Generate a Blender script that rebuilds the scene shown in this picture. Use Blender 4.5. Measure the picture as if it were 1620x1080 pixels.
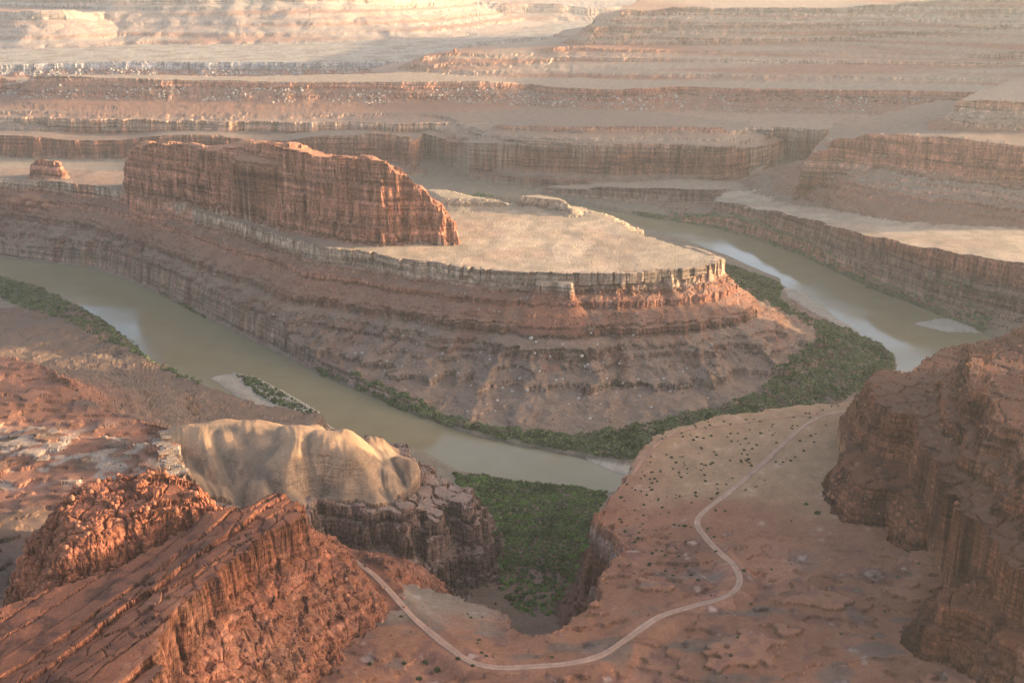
import bpy, math, random
import numpy as np
from mathutils import Vector, Matrix, noise as mnoise

R = math.radians
scene = bpy.context.scene
for o in list(bpy.data.objects):
    bpy.data.objects.remove(o, do_unlink=True)
col = scene.collection
rng = np.random.default_rng(7)
random.seed(7)

# ------------------------------------------------------------------ camera
cam_data = bpy.data.cameras.new('camera')
cam = bpy.data.objects.new('camera', cam_data)
col.objects.link(cam)
cam.location = (0, 0, 600)
cam.rotation_euler = (R(90 - 17.861), 0, 0)
cam_data.sensor_width = 36
cam_data.lens = 40.0
cam_data.clip_start = 1.0
cam_data.clip_end = 60000
scene.camera = cam

# ------------------------------------------------------------------ sky, sun, exposure
SUN_EL, SUN_AZ = 8.5, 84.0        # azimuth measured clockwise from the view direction (+y)
world = bpy.data.worlds.new('World')
scene.world = world
world.use_nodes = True
wn = world.node_tree
sky = wn.nodes.new('ShaderNodeTexSky')
sky.sky_type = 'NISHITA'
sky.sun_disc = False
sky.sun_elevation = R(SUN_EL)
sky.sun_rotation = R(SUN_AZ)
sky.altitude = 1800
sky.air_density = 0.6
sky.dust_density = 7.0
sky.ozone_density = 0.0
bg = wn.nodes['Background']
bg.inputs['Strength'].default_value = 0.15
wn.links.new(sky.outputs['Color'], bg.inputs['Color'])

sun_data = bpy.data.lights.new('sun', 'SUN')
sun_data.energy = 2.9
sun_data.angle = R(0.6)
sun_data.color = (1.0, 0.80, 0.52)
sun = bpy.data.objects.new('sun', sun_data)
col.objects.link(sun)
sdir = Vector((math.sin(R(SUN_AZ)) * math.cos(R(SUN_EL)), math.cos(R(SUN_AZ)) * math.cos(R(SUN_EL)), math.sin(R(SUN_EL))))
sun.rotation_euler = sdir.to_track_quat('Z', 'Y').to_euler()
sun.location = (2000, 0, 1500)

vs = scene.view_settings
vs.view_transform = 'Standard'
vs.look = 'None'
vs.gamma = 1.0
vs.use_curve_mapping = False
vs.exposure = 2.15
vs.use_white_balance = True
vs.white_balance_temperature = 6750
vs.white_balance_tint = 10
scene.render.engine = 'CYCLES'
scene.cycles.use_denoising = True
scene.cycles.max_bounces = 6
scene.cycles.volume_bounces = 0

# ------------------------------------------------------------------ survey: outlines in metres (x east, y ahead, z above the river)
WORLD = {
 'river': [(-2600, 2900, 0.0),(-1700, 2640, 0.0),(-1140, 2468, 0),(-895, 2370, 0),(-739, 2215, 0),(-607, 2056, 0),(-417, 1827, 0),(-310.2, 1699, 0),(-155.3, 1534, 0),(-51.8, 1440, 0),(16.9, 1403, 0),(106.7, 1359, 0),(154.1, 1341, 0),(250.0, 1420, 0.0),(390.0, 1475, 0.0),(500, 1565, 0.0),(580, 1660, 0.0),(620, 1730, 0),(632, 1794, 0),(625, 1844, 0),(585, 1936, 0),(564, 2027, 0),(538, 2144, 0),(554, 2290, 0),(530, 2343, 0),(482, 2486, 0),(405, 2645, 0),(305.5, 2848, 0),(247.5, 2927, 0),(150.0, 2960, 0.0),(0.0, 2990, 0.0),(-400.0, 2960, 0.0),(-1700, 2960, 0.0),(-2600, 3100, 0.0),(-2600, 3240, 0.0),(-1700, 3080, 0.0),(-400.0, 3090, 0.0),(150.0, 3110, 0.0),(276.6, 2977, 0),(315.2, 2944, 0),(404, 2863, 0),(504, 2787, 0),(585, 2645, 0),(652, 2486, 0),(722, 2200, 0),(789, 2035, 0),(824, 1928, 0),(840, 1850, 0.0),(790, 1700, 0.0),(700, 1550, 0.0),(580, 1430, 0.0),(420, 1340, 0.0),(250.0, 1290, 0.0),(115.3, 1260, 0),(54.6, 1282, 0),(-7.9, 1302, 0),(-72.6, 1331, 0),(-144.4, 1413, 0),(-220.0, 1425, 0.0),(-340.0, 1470, 0.0),(-422, 1522, 0),(-480, 1586, 0),(-552, 1669, 0),(-575, 1714, 0),(-620, 1794, 0),(-686, 1898, 0),(-770, 2014, 0),(-955, 2215, 0),(-1064, 2290, 0),(-1700, 2460, 0.0),(-2600, 2700, 0.0)],
 'sand_left': [(-467, 1678, 0),(-438, 1696, 0),(-398.3, 1635, 0),(-381.0, 1573, 0),(-343.0, 1560, 0),(-290.2, 1522, 0),(-252.2, 1462, 0),(-290.1, 1469, 0),(-346.2, 1529, 0),(-386.4, 1568, 0),(-432, 1632, 0)],
 'sand_right': [(503, 2126, 0),(541, 2220, 0),(570, 2191, 0),(581, 2095, 0),(591, 1990, 0),(610, 1906, 0),(559, 1920, 0),(518, 1974, 0),(498, 2048, 0)],
 'sand_bar': [(731, 1966, 0),(786, 1994, 0),(839, 1966, 0),(826, 1917, 0),(771, 1920, 0)],
 'sand_near': [(103.0, 1365, 0),(163.3, 1351, 0),(151.2, 1312, 0),(132.5, 1325, 0)],
 'plateau': [(-2600, 2950, 140.0),(-1700, 2770, 140.0),(-1286, 2647, 140),(-1212, 2681, 140),(-1032, 2604, 146),(-908, 2538, 146),(-733, 2373, 146),(-570, 2197, 146),(-428, 2043, 146),(-322.9, 1925, 150),(-271.1, 1906, 150),(-236.4, 1887, 150),(-179.0, 1846, 150),(-128.1, 1824, 150),(-74.7, 1790, 150),(-7.1, 1770, 150),(40.2, 1757, 150),(85.1, 1749, 150),(117.2, 1749, 150),(170.6, 1753, 150),(211.7, 1761, 150),(260.7, 1774, 150),(296.8, 1790, 150),(331.1, 1812, 150),(349.9, 1842, 150),(338.5, 1887, 150),(293.4, 1949, 150),(231.8, 2046, 150),(200.0, 2148, 150),(169.3, 2227, 150),(115.0, 2272, 150),(-13.1, 2325, 150),(-147.7, 2395, 150),(-300.0, 2560, 150.0),(-700, 2700, 148.0),(-1200, 2850, 142.0),(-2600, 3000, 140.0)],
 'block': [(34.9, 1736, 138),(59.9, 1740, 138),(94.3, 1728, 138),(106.2, 1764, 138),(92.6, 1796, 138),(51.6, 1804, 138)],
 'butte': [(-844, 2475, 204.4),(-809, 2450, 251.8),(-754, 2415, 262.1),(-676, 2350, 268.6),(-609, 2290, 264.5),(-561, 2250, 270.3),(-505, 2200, 289.8),(-468, 2170, 296.4),(-422, 2120, 294.0),(-380.2, 2080, 292.9),(-301.0, 2010, 294.4),(-257.5, 1975, 297.5),(-226.6, 1962, 295.1),(-186.2, 1965, 270.6),(-159.0, 1960, 245.0),(-131.8, 1955, 219.4),(-105.7, 1950, 189.2),(-105.2, 1985, 189.8),(-135.1, 2005, 216.5),(-170.1, 2030, 243.8),(-206.2, 2060, 270.8),(-255.0, 2090, 282.2),(-345.6, 2150, 279.0),(-462, 2260, 283.8),(-525, 2320, 280.5),(-637, 2400, 256.3),(-710, 2470, 257.1),(-796, 2530, 250.2),(-857, 2560, 229.1)],
 'block_butte': [(-508, 2215, 290.1),(-467, 2195, 296.5),(-424, 2160, 290.7),(-452, 2210, 282.3),(-504, 2250, 282.7)],
 'ridge_block': [(-1144, 2690, 170.1),(-1117, 2685, 188.8),(-1074, 2670, 188.1),(-1047, 2650, 167.6),(-1073, 2700, 168.5),(-1136, 2730, 178.8)],
 'knoll_back': [(9.0, 2299, 172),(55.7, 2313, 172),(95.8, 2278, 172),(120.8, 2218, 172),(88.4, 2251, 172),(38.3, 2278, 172)],
 'knoll_left': [(-184.7, 2409, 165),(-148.7, 2417, 165),(-122.6, 2380, 165),(-91.9, 2343, 165),(-25.7, 2288, 165),(-142.0, 2301, 165)],
 'bench_right': [(516, 2890, 47.2),(578, 2780, 57.2),(642, 2590, 72.1),(685, 2475, 78.5),(721, 2360, 83.8),(768, 2180, 97.9),(817, 2080, 106.4),(855, 2000, 113.7),(915, 1930, 117.2),(1041, 1830, 109.7),(1500, 1850, 110.0),(2600, 2300, 110.0),(2600, 3000, 110.0),(1400, 3000, 95.0),(800, 3050, 60.0),(560, 3030, 48.0)],
 'mesa_right': [(732, 2830, 147.7),(770, 2840, 188.6),(815, 2840, 216.7),(870, 2770, 233.7),(922, 2710, 240.2),(1013, 2610, 246.3),(1081, 2540, 243.2),(1120, 2500, 242.0),(1275, 2420, 236.1),(2400, 2500, 245.0),(2600, 3600, 245.0),(1300, 3500, 238.0),(900, 3150, 225.0)],
 'tier_right': [(1126, 2960, 272.9),(1136, 2950, 299.4),(1188, 2900, 301.4),(1258, 2860, 300.9),(1455, 2800, 301.2),(2400, 2900, 300.0),(2500, 3600, 300.0),(1500, 3500, 300.0)],
 'bench_mid': [(-206.7, 3350, -29.4),(-18.1, 3230, 11.4),(157.1, 3120, 36.7),(275.6, 3080, 49.1),(455, 3010, 56.6),(537, 3000, 56.7),(638, 3040, 49.4),(689, 3120, 40.2),(760, 3400, 70.0),(300.0, 3700, 80.0),(-800, 3700, 80.0),(-2600, 3800, 90.0),(-2600, 3350, 60.0),(-1200, 3320, 55.0),(-500, 3370, 50.0)],
 'cliff_mid': [(-2210, 3600, 84.4),(-1591, 3560, 123.4),(-1290, 3540, 112.5),(-990, 3520, 130.7),(-754, 3500, 118.0),(-518, 3480, 136.0),(-398.1, 3440, 148.9),(-301.9, 3420, 140.3),(-288.4, 3480, 116.9),(-266.3, 3720, 122.3),(-143.4, 3720, 122.3),(-71.4, 3400, 131.8),(-18.4, 3330, 145.1),(108.7, 3280, 144.7),(233.5, 3250, 145.3),(351.8, 3230, 144.5),(482, 3230, 142.8),(609, 3240, 139.6),(660, 3270, 129.9),(728, 3420, 117.7),(824, 3700, 135.0),(964, 3650, 145.2),(1029, 3600, 155.4),(1300, 3750, 150.0),(1600, 4300, 150.0),(-2600, 4300, 150.0),(-2600, 3700, 140.0)],
 'tier_mid': [(-87.2, 3520, 146.1),(-37.8, 3440, 171.4),(111.6, 3380, 175.2),(240.3, 3360, 177.7),(368.7, 3350, 177.1),(498, 3350, 179.0),(590, 3350, 177.1),(654, 3390, 159.1),(708, 3520, 148.0),(776, 3720, 152.7),(1600, 4000, 178.0),(1600, 4300, 178.0),(-2600, 4300, 178.0),(-2600, 3850, 170.0),(-1300, 3800, 168.0),(-500, 3780, 168.0),(-250.0, 3740, 168.0)],
 'rim_mesa': [(-2570, 4250, 203.4),(-1873, 4250, 217.0),(-1788, 4230, 223.3),(-1729, 4190, 253.6),(-1623, 4170, 255.3),(-1369, 4130, 249.8),(-1063, 4100, 245.8),(-656, 4060, 242.8),(-301.7, 4050, 245.8),(-117.0, 4060, 247.1),(-22.2, 4080, 241.0),(56.4, 4150, 228.2),(137.9, 4020, 229.2),(238.5, 3980, 228.6),(351.7, 3960, 226.2),(462, 3980, 230.7),(591, 4020, 231.3),(741, 4000, 228.9),(889, 3980, 228.6),(1092, 3930, 229.1),(1254, 3900, 231.9),(1398, 3870, 230.6),(1679, 3800, 229.1),(2800, 3700, 240.0),(2800, 5200, 250.0),(700, 5400, 250.0),(-150.0, 4900, 245.0),(-500, 4450, 243.0),(-1000, 4330, 243.0),(-1900, 4360, 243.0),(-2600, 4400, 243.0)],
 'butte_far': [(-418, 4540, 258.3),(-322.9, 4600, 297.4),(-231.9, 4620, 305.8),(-57.4, 4620, 300.9),(50.2, 4650, 303.8),(227.9, 4700, 325.3),(473, 4620, 320.3),(840, 4580, 317.9),(1194, 4520, 321.6),(1540, 4460, 315.9),(1924, 4400, 315.2),(2900, 4200, 300.0),(2900, 6500, 300.0),(700, 6500, 300.0),(-150.0, 5200, 300.0)],
 'mesa_far': [(306.1, 4950, 341.6),(397.8, 5050, 388.8),(490, 5100, 444),(502, 5120, 462),(734, 5100, 468),(1052, 5060, 466),(1341, 5000, 466),(1591, 4950, 480),(1654, 4930, 495),(1882, 4850, 522),(2065, 4800, 537),(3200, 4600, 480),(3200, 7000, 480),(800, 7000, 480)],
 'bench_far': [(-3005, 5000, 226.3),(-2201, 5020, 230.1),(-1944, 5060, 235.2),(-1682, 5100, 240.4),(-1324, 5100, 237.7),(-991, 5090, 238.4),(-746, 5110, 239.6),(-472, 5130, 238.2),(-393.6, 5200, 236.0),(-200.0, 6500, 245.0),(1500, 9000, 245.0),(1500, 16000, 260.0),(-9000, 16000, 260.0),(-5000, 6000, 240.0)],
 'mesa_left_far': [(-3971, 6700, 395.7),(-2854, 6600, 406),(-2622, 6550, 410),(-2483, 6600, 412),(-2432, 6900, 389.6),(-2400, 7600, 400.0),(-6000, 7600, 400.0)],
 'mesa_back': [(-2697, 7300, 482),(-2333, 7200, 498),(-1822, 7150, 510),(-1262, 7200, 505),(-826, 7400, 495),(-614, 7700, 475),(-300.0, 9500, 500),(-5000, 9500, 500)],
 'mesa_back_two': [(-1424, 8600, 320.1),(-798, 8800, 358.7),(-242.3, 9100, 397.0),(196.1, 9200, 385.4),(744, 9300, 354.5),(1228, 9600, 376.1),(3000, 10500, 420),(3000, 12000, 420),(-1500, 12000, 420)],
 'mesa_horizon': [(-9000, 12500, 430),(-5000, 11800, 420),(-2600, 12300, 440),(-800, 12900, 430),(1200, 12500, 450),(3500, 12900, 440),(9000, 12000, 460),(12000, 14500, 460),(-12000, 14500, 460)],
 'mesa_overlook': [(2000, -300.0, 530),(1780, 300.0, 520),(1700, 700, 515),(1720, 950, 505),(1750, 1100, 470),(1800, 1200, 385.0),(1850, 1290, 375.0),(1800, 1370, 460),(1720, 1480, 500),(1700, 1650, 500),(1760, 1800, 460),(2050, 1900, 380.0),(2500, 2000, 370.0),(4000, 2000, 370.0),(9000, 1500, 420),(9000, -300.0, 530)],
 'mesa_west': [(2750, 3000, 600),(2600, 3250, 620),(2620, 3700, 640),(2700, 4300, 650),(2950, 5000, 650),(3300, 5800, 640),(9000, 5800, 640),(9000, 3000, 620)],  # second unseen mesa, added to throw shade over the far field
 'bench_left': [(-921, 1420, 138),(-655, 1381, 138),(-594, 1349, 138),(-542, 1285, 138),(-505, 1252, 128),(-435, 1197, 128),(-391.1, 1169, 128),(-337.6, 1104, 140),(-297.0, 953, 140),(-330.0, 800, 140.0),(-330.0, 560, 140.0),(-900, 500, 140.0),(-1400, 700, 150.0),(-1500, 1250, 150.0)],
 'mound': [(-329.4, 1103, 156),(-308.1, 1110, 156),(-270.1, 1103, 156),(-231.6, 1091, 156),(-200.6, 1080, 156),(-181.2, 1080, 156),(-183.1, 1072, 156),(-205.3, 1070, 156),(-232.6, 1079, 156),(-267.5, 1091, 156),(-304.7, 1096, 156)],
 'mound_cliff': [(-110.4, 1148, 114),(-95.2, 1111, 114),(-80.7, 1112, 104),(-69.1, 1084, 104),(-57.7, 1077, 96),(-42.1, 1062, 96),(-36.6, 1030, 96),(-44.7, 1013, 96),(-55.6, 1033, 96),(-66.8, 1030, 96),(-67.6, 999, 96),(-78.9, 986, 96),(-88.9, 1021, 96),(-97.4, 1008, 112),(-101.1, 968, 112),(-121.2, 989, 112),(-135.4, 981, 112),(-153.3, 1003, 112),(-171.3, 1000, 112),(-192.0, 1014, 112),(-170.0, 880, 116.0),(-340.0, 900, 118.0),(-400.0, 1050, 120.0),(-390.0, 1170, 118.0),(-320.0, 1190, 116.0),(-220.0, 1195, 112.0),(-150.0, 1175, 112.0)],
 'bench_near': [(448, 1238, 130),(380.4, 1232, 130),(347.9, 1228, 130),(298.6, 1216, 130),(275.5, 1202, 130),(246.5, 1192, 130),(218.1, 1179, 130),(187.3, 1160, 130),(164.4, 1144, 130),(139.2, 1102, 130),(121.8, 1061, 130),(108.7, 1023, 130),(96.0, 983, 130),(84.2, 947, 130),(79.5, 922, 130),(90.9, 910, 130),(94.6, 883, 130),(85.2, 856, 130),(68.9, 828, 130),(73.6, 808, 130),(63.2, 789, 130),(47.3, 770, 130),(37.5, 757, 130),(29.6, 750, 130),(21.8, 746, 130),(14.3, 748, 130),(7.7, 755, 130),(1.0, 766, 130),(-1.0, 780, 130),(-8.5, 795, 130),(-28.9, 808, 130),(-56.6, 821, 130),(-83.2, 832, 130),(-112.1, 844, 130),(-125.7, 852, 130),(-144.9, 864, 130),(-180.0, 860, 135.0),(-330.0, 800, 138.0),(-330.0, 200.0, 130.0),(700, 150.0, 130.0),(1500, 500, 130.0),(1500, 1500, 135.0),(900, 1400, 130.0)],
 'hill_right': [(380.3, 1130, 204.5),(430, 1160, 195.4),(464, 1200, 197.1),(522, 1260, 194.0),(627, 1300, 200.2),(774, 1350, 197.9),(1300, 1200, 260.0),(1300, 500, 230.0),(800, 600, 210.0),(640, 770, 200.0),(600, 785, 200.0),(545, 822, 200.0),(480, 838, 200.0),(462, 888, 202.0),(424, 902, 202.0),(416, 948, 203.0),(388.0, 962, 203.0),(384.0, 1000, 204.0),(362.0, 1012, 204.0),(356.0, 1042, 205.0),(364.0, 1100, 205.0)],
 'hill_upper': [(454, 1077, 245),(482, 1102, 245),(521, 1108, 262),(585, 1135, 262),(1200, 1150, 300.0),(1200, 600, 280.0),(394.3, 725, 250),(415, 779, 250),(393.3, 800, 250),(413, 853, 250),(397.3, 869, 250),(416, 925, 250),(407, 949, 250),(426, 1009, 250)],
 'spur_right': [(319.9, 739, 172),(347.4, 762, 172),(387.5, 767, 172),(474, 767, 172),(600, 560, 180.0),(347.2, 652, 168),(340.4, 671, 168),(337.1, 694, 168),(326.1, 717, 168),(310.2, 723, 168)],
 'outcrop_right': [(330.0, 1030, 162.0),(312.0, 985, 160.0),(316.0, 940, 160.0),(344.0, 926, 160.0),(350.0, 886, 160.0),(378.0, 872, 160.0),(384.0, 834, 158.0),(424, 818, 158.0),(436, 782, 158.0),(505, 764, 158.0),(590, 728, 158.0),(760, 700, 158.0),(760, 900, 158.0),(520, 960, 160.0),(400.0, 1030, 162.0)],
 'knob': [(-349.0, 803, 207),(-347.2, 843, 207),(-328.4, 859, 207),(-306.3, 867, 207),(-288.2, 864, 207),(-268.7, 847, 207),(-247.7, 814, 207),(-263.9, 797, 207),(-282.6, 779, 207),(-299.6, 759, 207),(-324.8, 751, 207)],
 'fin': [(-233.7, 794, 208),(-204.2, 800, 208),(-190.9, 824, 208),(-169.1, 814, 208),(-157.6, 788, 208),(-170.0, 767, 208),(-187.1, 743, 208),(-198.0, 706, 208),(-206.8, 672, 208),(-211.9, 649, 208),(-214.9, 616, 208),(-210.5, 572, 208),(-180.0, 540, 202.0),(-300.0, 520, 196.0),(-330.0, 600, 196.0),(-343.8, 672, 196),(-313.9, 706, 196),(-285.1, 726, 196),(-267.0, 756, 196),(-250.8, 782, 196)],
 'road': [(382.1, 1199, 131),(345.9, 1184, 131),(312.3, 1147, 131),(276.7, 1095, 131),(238.5, 1036, 131),(204.3, 985, 131),(174.7, 943, 131),(165.9, 920, 131),(168.9, 896, 131),(177.7, 867, 131),(185.0, 849, 131),(186.3, 828, 131),(180.3, 810, 131),(165.1, 795, 131),(143.3, 784, 131),(116.9, 770, 131),(100.5, 754, 131),(84.3, 735, 131),(64.1, 714, 131),(40.7, 704, 131),(18.0, 701, 131),(-9.0, 700, 131),(-29.5, 708, 131),(-46.5, 728, 131),(-61.9, 749, 131),(-78.2, 773, 131),(-96.0, 805, 131),(-114.7, 835, 131),(-133.2, 856, 131),(-151.9, 875, 131),(-168.9, 896, 131)],
 'track': [(347.4, 1190, 131),(295.6, 1180, 131),(235.3, 1158, 131),(188.2, 1143, 131),(156.9, 1112, 131),(134.0, 1067, 131),(118.2, 1026, 131)],
 'veg_left': [(-1377, 2386, 3),(-1074, 2315, 3),(-960, 2228, 3),(-832, 2089, 3),(-712, 1945, 3),(-627, 1801, 3),(-572, 1706, 3),(-493, 1599, 3),(-422, 1514, 3),(-444, 1514, 3),(-535, 1613, 3),(-619, 1727, 3),(-704, 1825, 3),(-802, 1945, 3),(-896, 2037, 3),(-992, 2124, 3),(-1280, 2204, 3)],
 'veg_strip': [(-795, 2253, 3),(-718, 2190, 3),(-610, 2071, 3),(-556, 1996, 3),(-664, 2098, 3),(-773, 2204, 3)],
 'veg_inner': [(-324.8, 1727, 3),(-243.1, 1647, 3),(-158.7, 1573, 3),(-99.3, 1514, 3),(-43.9, 1469, 3),(34.7, 1450, 3),(103.4, 1437, 3),(176.7, 1478, 3),(222.4, 1490, 3),(270.7, 1514, 3),(341.3, 1552, 3),(421, 1661, 3),(492, 1768, 3),(511, 1808, 3),(507, 1870, 3),(481, 2025, 3),(443, 2134, 3),(442, 2305, 3),(463, 2398, 3),(514, 2300, 3),(546, 2219, 3),(519, 2134, 3),(513, 2063, 3),(542, 1945, 3),(593, 1903, 3),(622, 1853, 3),(627, 1785, 3),(613, 1721, 3),(600, 1700, 3.0),(520, 1600, 3.0),(400.0, 1500, 3.0),(250.0, 1440, 3.0),(155.4, 1354, 3),(107.3, 1368, 3),(33.7, 1402, 3),(-25.8, 1432, 3),(-97.5, 1483, 3),(-155.0, 1532, 3),(-311.1, 1706, 3)],
 'veg_outer': [(316.1, 2954, 3),(410, 2913, 3),(507, 2849, 3),(594, 2687, 3),(660, 2522, 3),(707, 2331, 3),(748, 2204, 3),(808, 2089, 3),(864, 1956, 3),(828, 1911, 3),(771, 2016, 3),(716, 2185, 3),(646, 2461, 3),(568, 2632, 3),(485, 2766, 3),(369.9, 2849, 3)],
 'veg_canyon': [(-78.4, 1320, 4),(-7.8, 1292, 4),(54.2, 1272, 4),(115.8, 1249, 4),(98.9, 1193, 4),(83.6, 1127, 10),(75.8, 1057, 10),(58.3, 974, 22),(41.5, 934, 22),(17.7, 929, 22),(-6.1, 962, 22),(-19.4, 1036, 22),(-6.7, 1090, 22),(-14.0, 1134, 22),(-40.5, 1206, 22)],
 'veg_island': [(-435, 1693, 1),(-405, 1675, 1),(-354.4, 1618, 1),(-281.9, 1527, 1),(-290.3, 1512, 1),(-353.8, 1568, 1),(-405, 1632, 1)],
 'veg_back': [(-210.2, 3121, 3),(-88.3, 3149, 3),(-17.4, 3103, 3),(-17.1, 3048, 3),(-206.8, 3066, 3)],
 'shrub_bench': [(377.6, 1222, 130),(217.1, 1173, 130),(162.3, 1128, 130),(121.1, 1054, 130),(98.2, 974, 130),(85.1, 922, 130),(98.8, 886, 130),(98.8, 832, 130),(152.3, 842, 130),(182.5, 864, 130),(176.0, 922, 130),(237.8, 1001, 130),(320.3, 1110, 130)],
 'ledge_a': [(-574, 1158, 131),(-524, 1154, 131),(-482, 1132, 131)],
 'ledge_b': [(-561, 1128, 130),(-519, 1124, 130),(-468, 1105, 130)],
 'ledge_c': [(-546, 1093, 129),(-494, 1093, 129),(-458, 1086, 129)],
 'ledge_d': [(-479, 1058, 133),(-438, 1067, 133),(-365.0, 1050, 133)],
 'ledge_e': [(-517, 1026, 132),(-468, 1029, 132),(-401, 1035, 132)],
 'ledge_f': [(-373.2, 1128, 146),(-358.1, 1089, 146),(-343.8, 1053, 146),(-326.2, 1018, 146)],
 'ledge_g': [(-373.9, 1101, 141),(-355.3, 1065, 141),(-333.9, 1021, 141)],
 'ledge_h': [(-670, 1378, 139),(-592, 1343, 139),(-541, 1283, 139)],
 'pillar': [(-227.8, 4640, 309.3)],
 'boulders': [(21.3, 1565, 3.3),(0.0, 1575, 2.9),(-14.0, 1584, 2.6),(-62.8, 1506, 2.1),(-248.3, 1709, 2.4),(-236.6, 1705, 2.4),(-195.0, 1678, 2.0),(-115.0, 1610, 2.2),(96.2, 1544, 2.5),(48.4, 1573, 2.2),(105.0, 1626, 3.0),(110.2, 1616, 2.6),(40.6, 1602, 2.2),(36.7, 1655, 2.3),(29.1, 1662, 3.1),(109.4, 1490, 3.1),(199.2, 1522, 2.5),(75.0, 1588, 2.2),(11.3, 1600, 2.2),(-36.4, 1532, 1.8),(-21.2, 1549, 2.2),(-24.4, 1519, 2.1),(34.5, 1637, 2.3),(65.4, 1583, 2.2),(162.7, 1629, 2.3),(113.9, 1615, 1.9),(153.0, 1566, 1.8),(164.0, 1585, 1.9),(81.7, 1528, 1.8),(-48.9, 1670, 1.9),(-33.6, 1638, 2.3),(225.1, 1590, 1.9),(257.3, 1618, 1.9),(127.1, 1528, 1.8),(273.4, 1595, 1.9),(304.9, 1618, 1.9),(187.6, 1677, 2.0),(121.6, 1671, 1.9),(130.3, 1652, 1.9),(188.1, 1594, 1.9),(-107.2, 1664, 1.9),(-149.3, 1704, 1.6),(-80.9, 1617, 1.9),(-61.4, 1597, 1.9),(9.6, 1630, 1.9),(57.5, 1633, 1.9),(77.0, 1647, 1.9),(141.1, 1595, 1.9),(232.2, 1569, 1.8),(286.7, 1559, 1.8)],
 'shrubs': [(-53.8, 708, 2.6, 'largest dark green shrub below the lowest bend of the dirt road'),(-62.9, 715, 2.2, 'dark shrub just above left of the largest shrub under the road'),(-77.7, 712, 1.8, 'grey green shrub second left of the largest shrub under the road'),(-102.6, 710, 1.8, 'lone grey green shrub at bottom left below the straight road'),(-24.6, 743, 1.6, 'small green shrub above the road where it straightens at the bottom'),(-66.2, 698, 2.3, 'low spreading shrub at the bottom edge beneath the largest shrub'),(-28.0, 703, 1.6, 'brown shrub touching the lower edge of the road bend'),(-22.2, 724, 1.6, 'dark shrub just above the lowest bend of the road'),(-38.8, 712, 1.8, 'green grassy shrub on the left verge of the lowest road bend'),(192.1, 839, 1.9, 'dark shrub on the outer edge of the right road bend'),(274.7, 965, 2.1, 'dark shrub at the foot of the right-hand cliff'),(280.3, 946, 3.1, 'round grey shrub beside the corner of the right-hand cliff'),(173.9, 870, 1.7, 'small shrub on the outside of the upper road bend'),(218.8, 855, 1.2, 'small green shrub on grassy soil right of the road bend'),(291.5, 782, 1.3, 'small shrub among slabs left of the dark spur'),(245.9, 743, 1.2, 'small green shrub below the pale stone patches')],
}


# ------------------------------------------------------------------ noise
_perm = np.random.default_rng(3).permutation(256).astype(np.int32)
_perm = np.concatenate([_perm, _perm])
_ang = np.random.default_rng(4).random(256) * 2 * np.pi
_gx, _gy = np.cos(_ang).astype(np.float32), np.sin(_ang).astype(np.float32)
_rv = np.random.default_rng(5).random((256, 3)).astype(np.float32)

def pn(x, y, seed=0):
    """gradient noise, about -1..1"""
    x = np.asarray(x, np.float32) + np.float32(seed * 17.31)
    y = np.asarray(y, np.float32) + np.float32(seed * 9.77)
    fx, fy = np.floor(x), np.floor(y)
    xi, yi = fx.astype(np.int32) & 255, fy.astype(np.int32) & 255
    x, y = x - fx, y - fy
    u, v = x * x * x * (x * (x * 6 - 15) + 10), y * y * y * (y * (y * 6 - 15) + 10)
    a, b = _perm[xi], _perm[xi + 1]
    def g(h, px, py): return _gx[h] * px + _gy[h] * py
    n00, n01 = g(_perm[a + yi], x, y), g(_perm[a + yi + 1], x, y - 1)
    n10, n11 = g(_perm[b + yi], x - 1, y), g(_perm[b + yi + 1], x - 1, y - 1)
    lo = n00 + u * (n10 - n00)
    hi = n01 + u * (n11 - n01)
    return (lo + v * (hi - lo)) * np.float32(1.5)

def fbm(x, y, lam, octaves=3, seed=0, gain=0.5):
    out, a, s = 0, 1.0, 1.0 / lam
    for i in range(octaves):
        out = out + a * pn(x * s, y * s, seed + i * 3)
        a *= gain; s *= 2.03
    return out

def ridged(x, y, lam, seed=0):
    return 1 - 2 * np.abs(pn(x / lam, y / lam, seed))

def worley(x, y, lam, seed=0):
    """distance to nearest and second nearest cell point (in cells) and a random value of the nearest cell"""
    x = np.asarray(x, np.float32) / lam + seed * 3.7
    y = np.asarray(y, np.float32) / lam + seed * 5.1
    fx, fy = np.floor(x), np.floor(y)
    f1 = np.full(x.shape, 9, np.float32); f2 = f1.copy(); idv = np.zeros(x.shape, np.float32)
    for i in (-1, 0, 1):
        for j in (-1, 0, 1):
            cx, cy = fx + i, fy + j
            h = _perm[_perm[cx.astype(np.int32) & 255] + (cy.astype(np.int32) & 255)]
            r = _rv[h]
            d = np.hypot(cx + r[..., 0] - x, cy + r[..., 1] - y)
            near = d < f1
            f2 = np.where(near, f1, np.minimum(f2, d))
            idv = np.where(near, r[..., 2], idv)
            f1 = np.where(near, d, f1)
    return f1, f2, idv

def sstep(a, b, x):
    t = np.clip((x - a) / (b - a), 0, 1)
    return t * t * (3 - 2 * t)

# ------------------------------------------------------------------ distance fields on a coarse fan-shaped grid
TG = np.concatenate([-np.geomspace(2.4, 0.62, 40), np.linspace(-0.6, 0.6, 280), np.geomspace(0.62, 2.4, 40)]).astype(np.float32)
YG = np.geomspace(120, 16500, 700).astype(np.float32)
CX = (TG[None, :] * YG[:, None]).astype(np.float32)
CY = np.repeat(YG[:, None], len(TG), 1).astype(np.float32)

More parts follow.
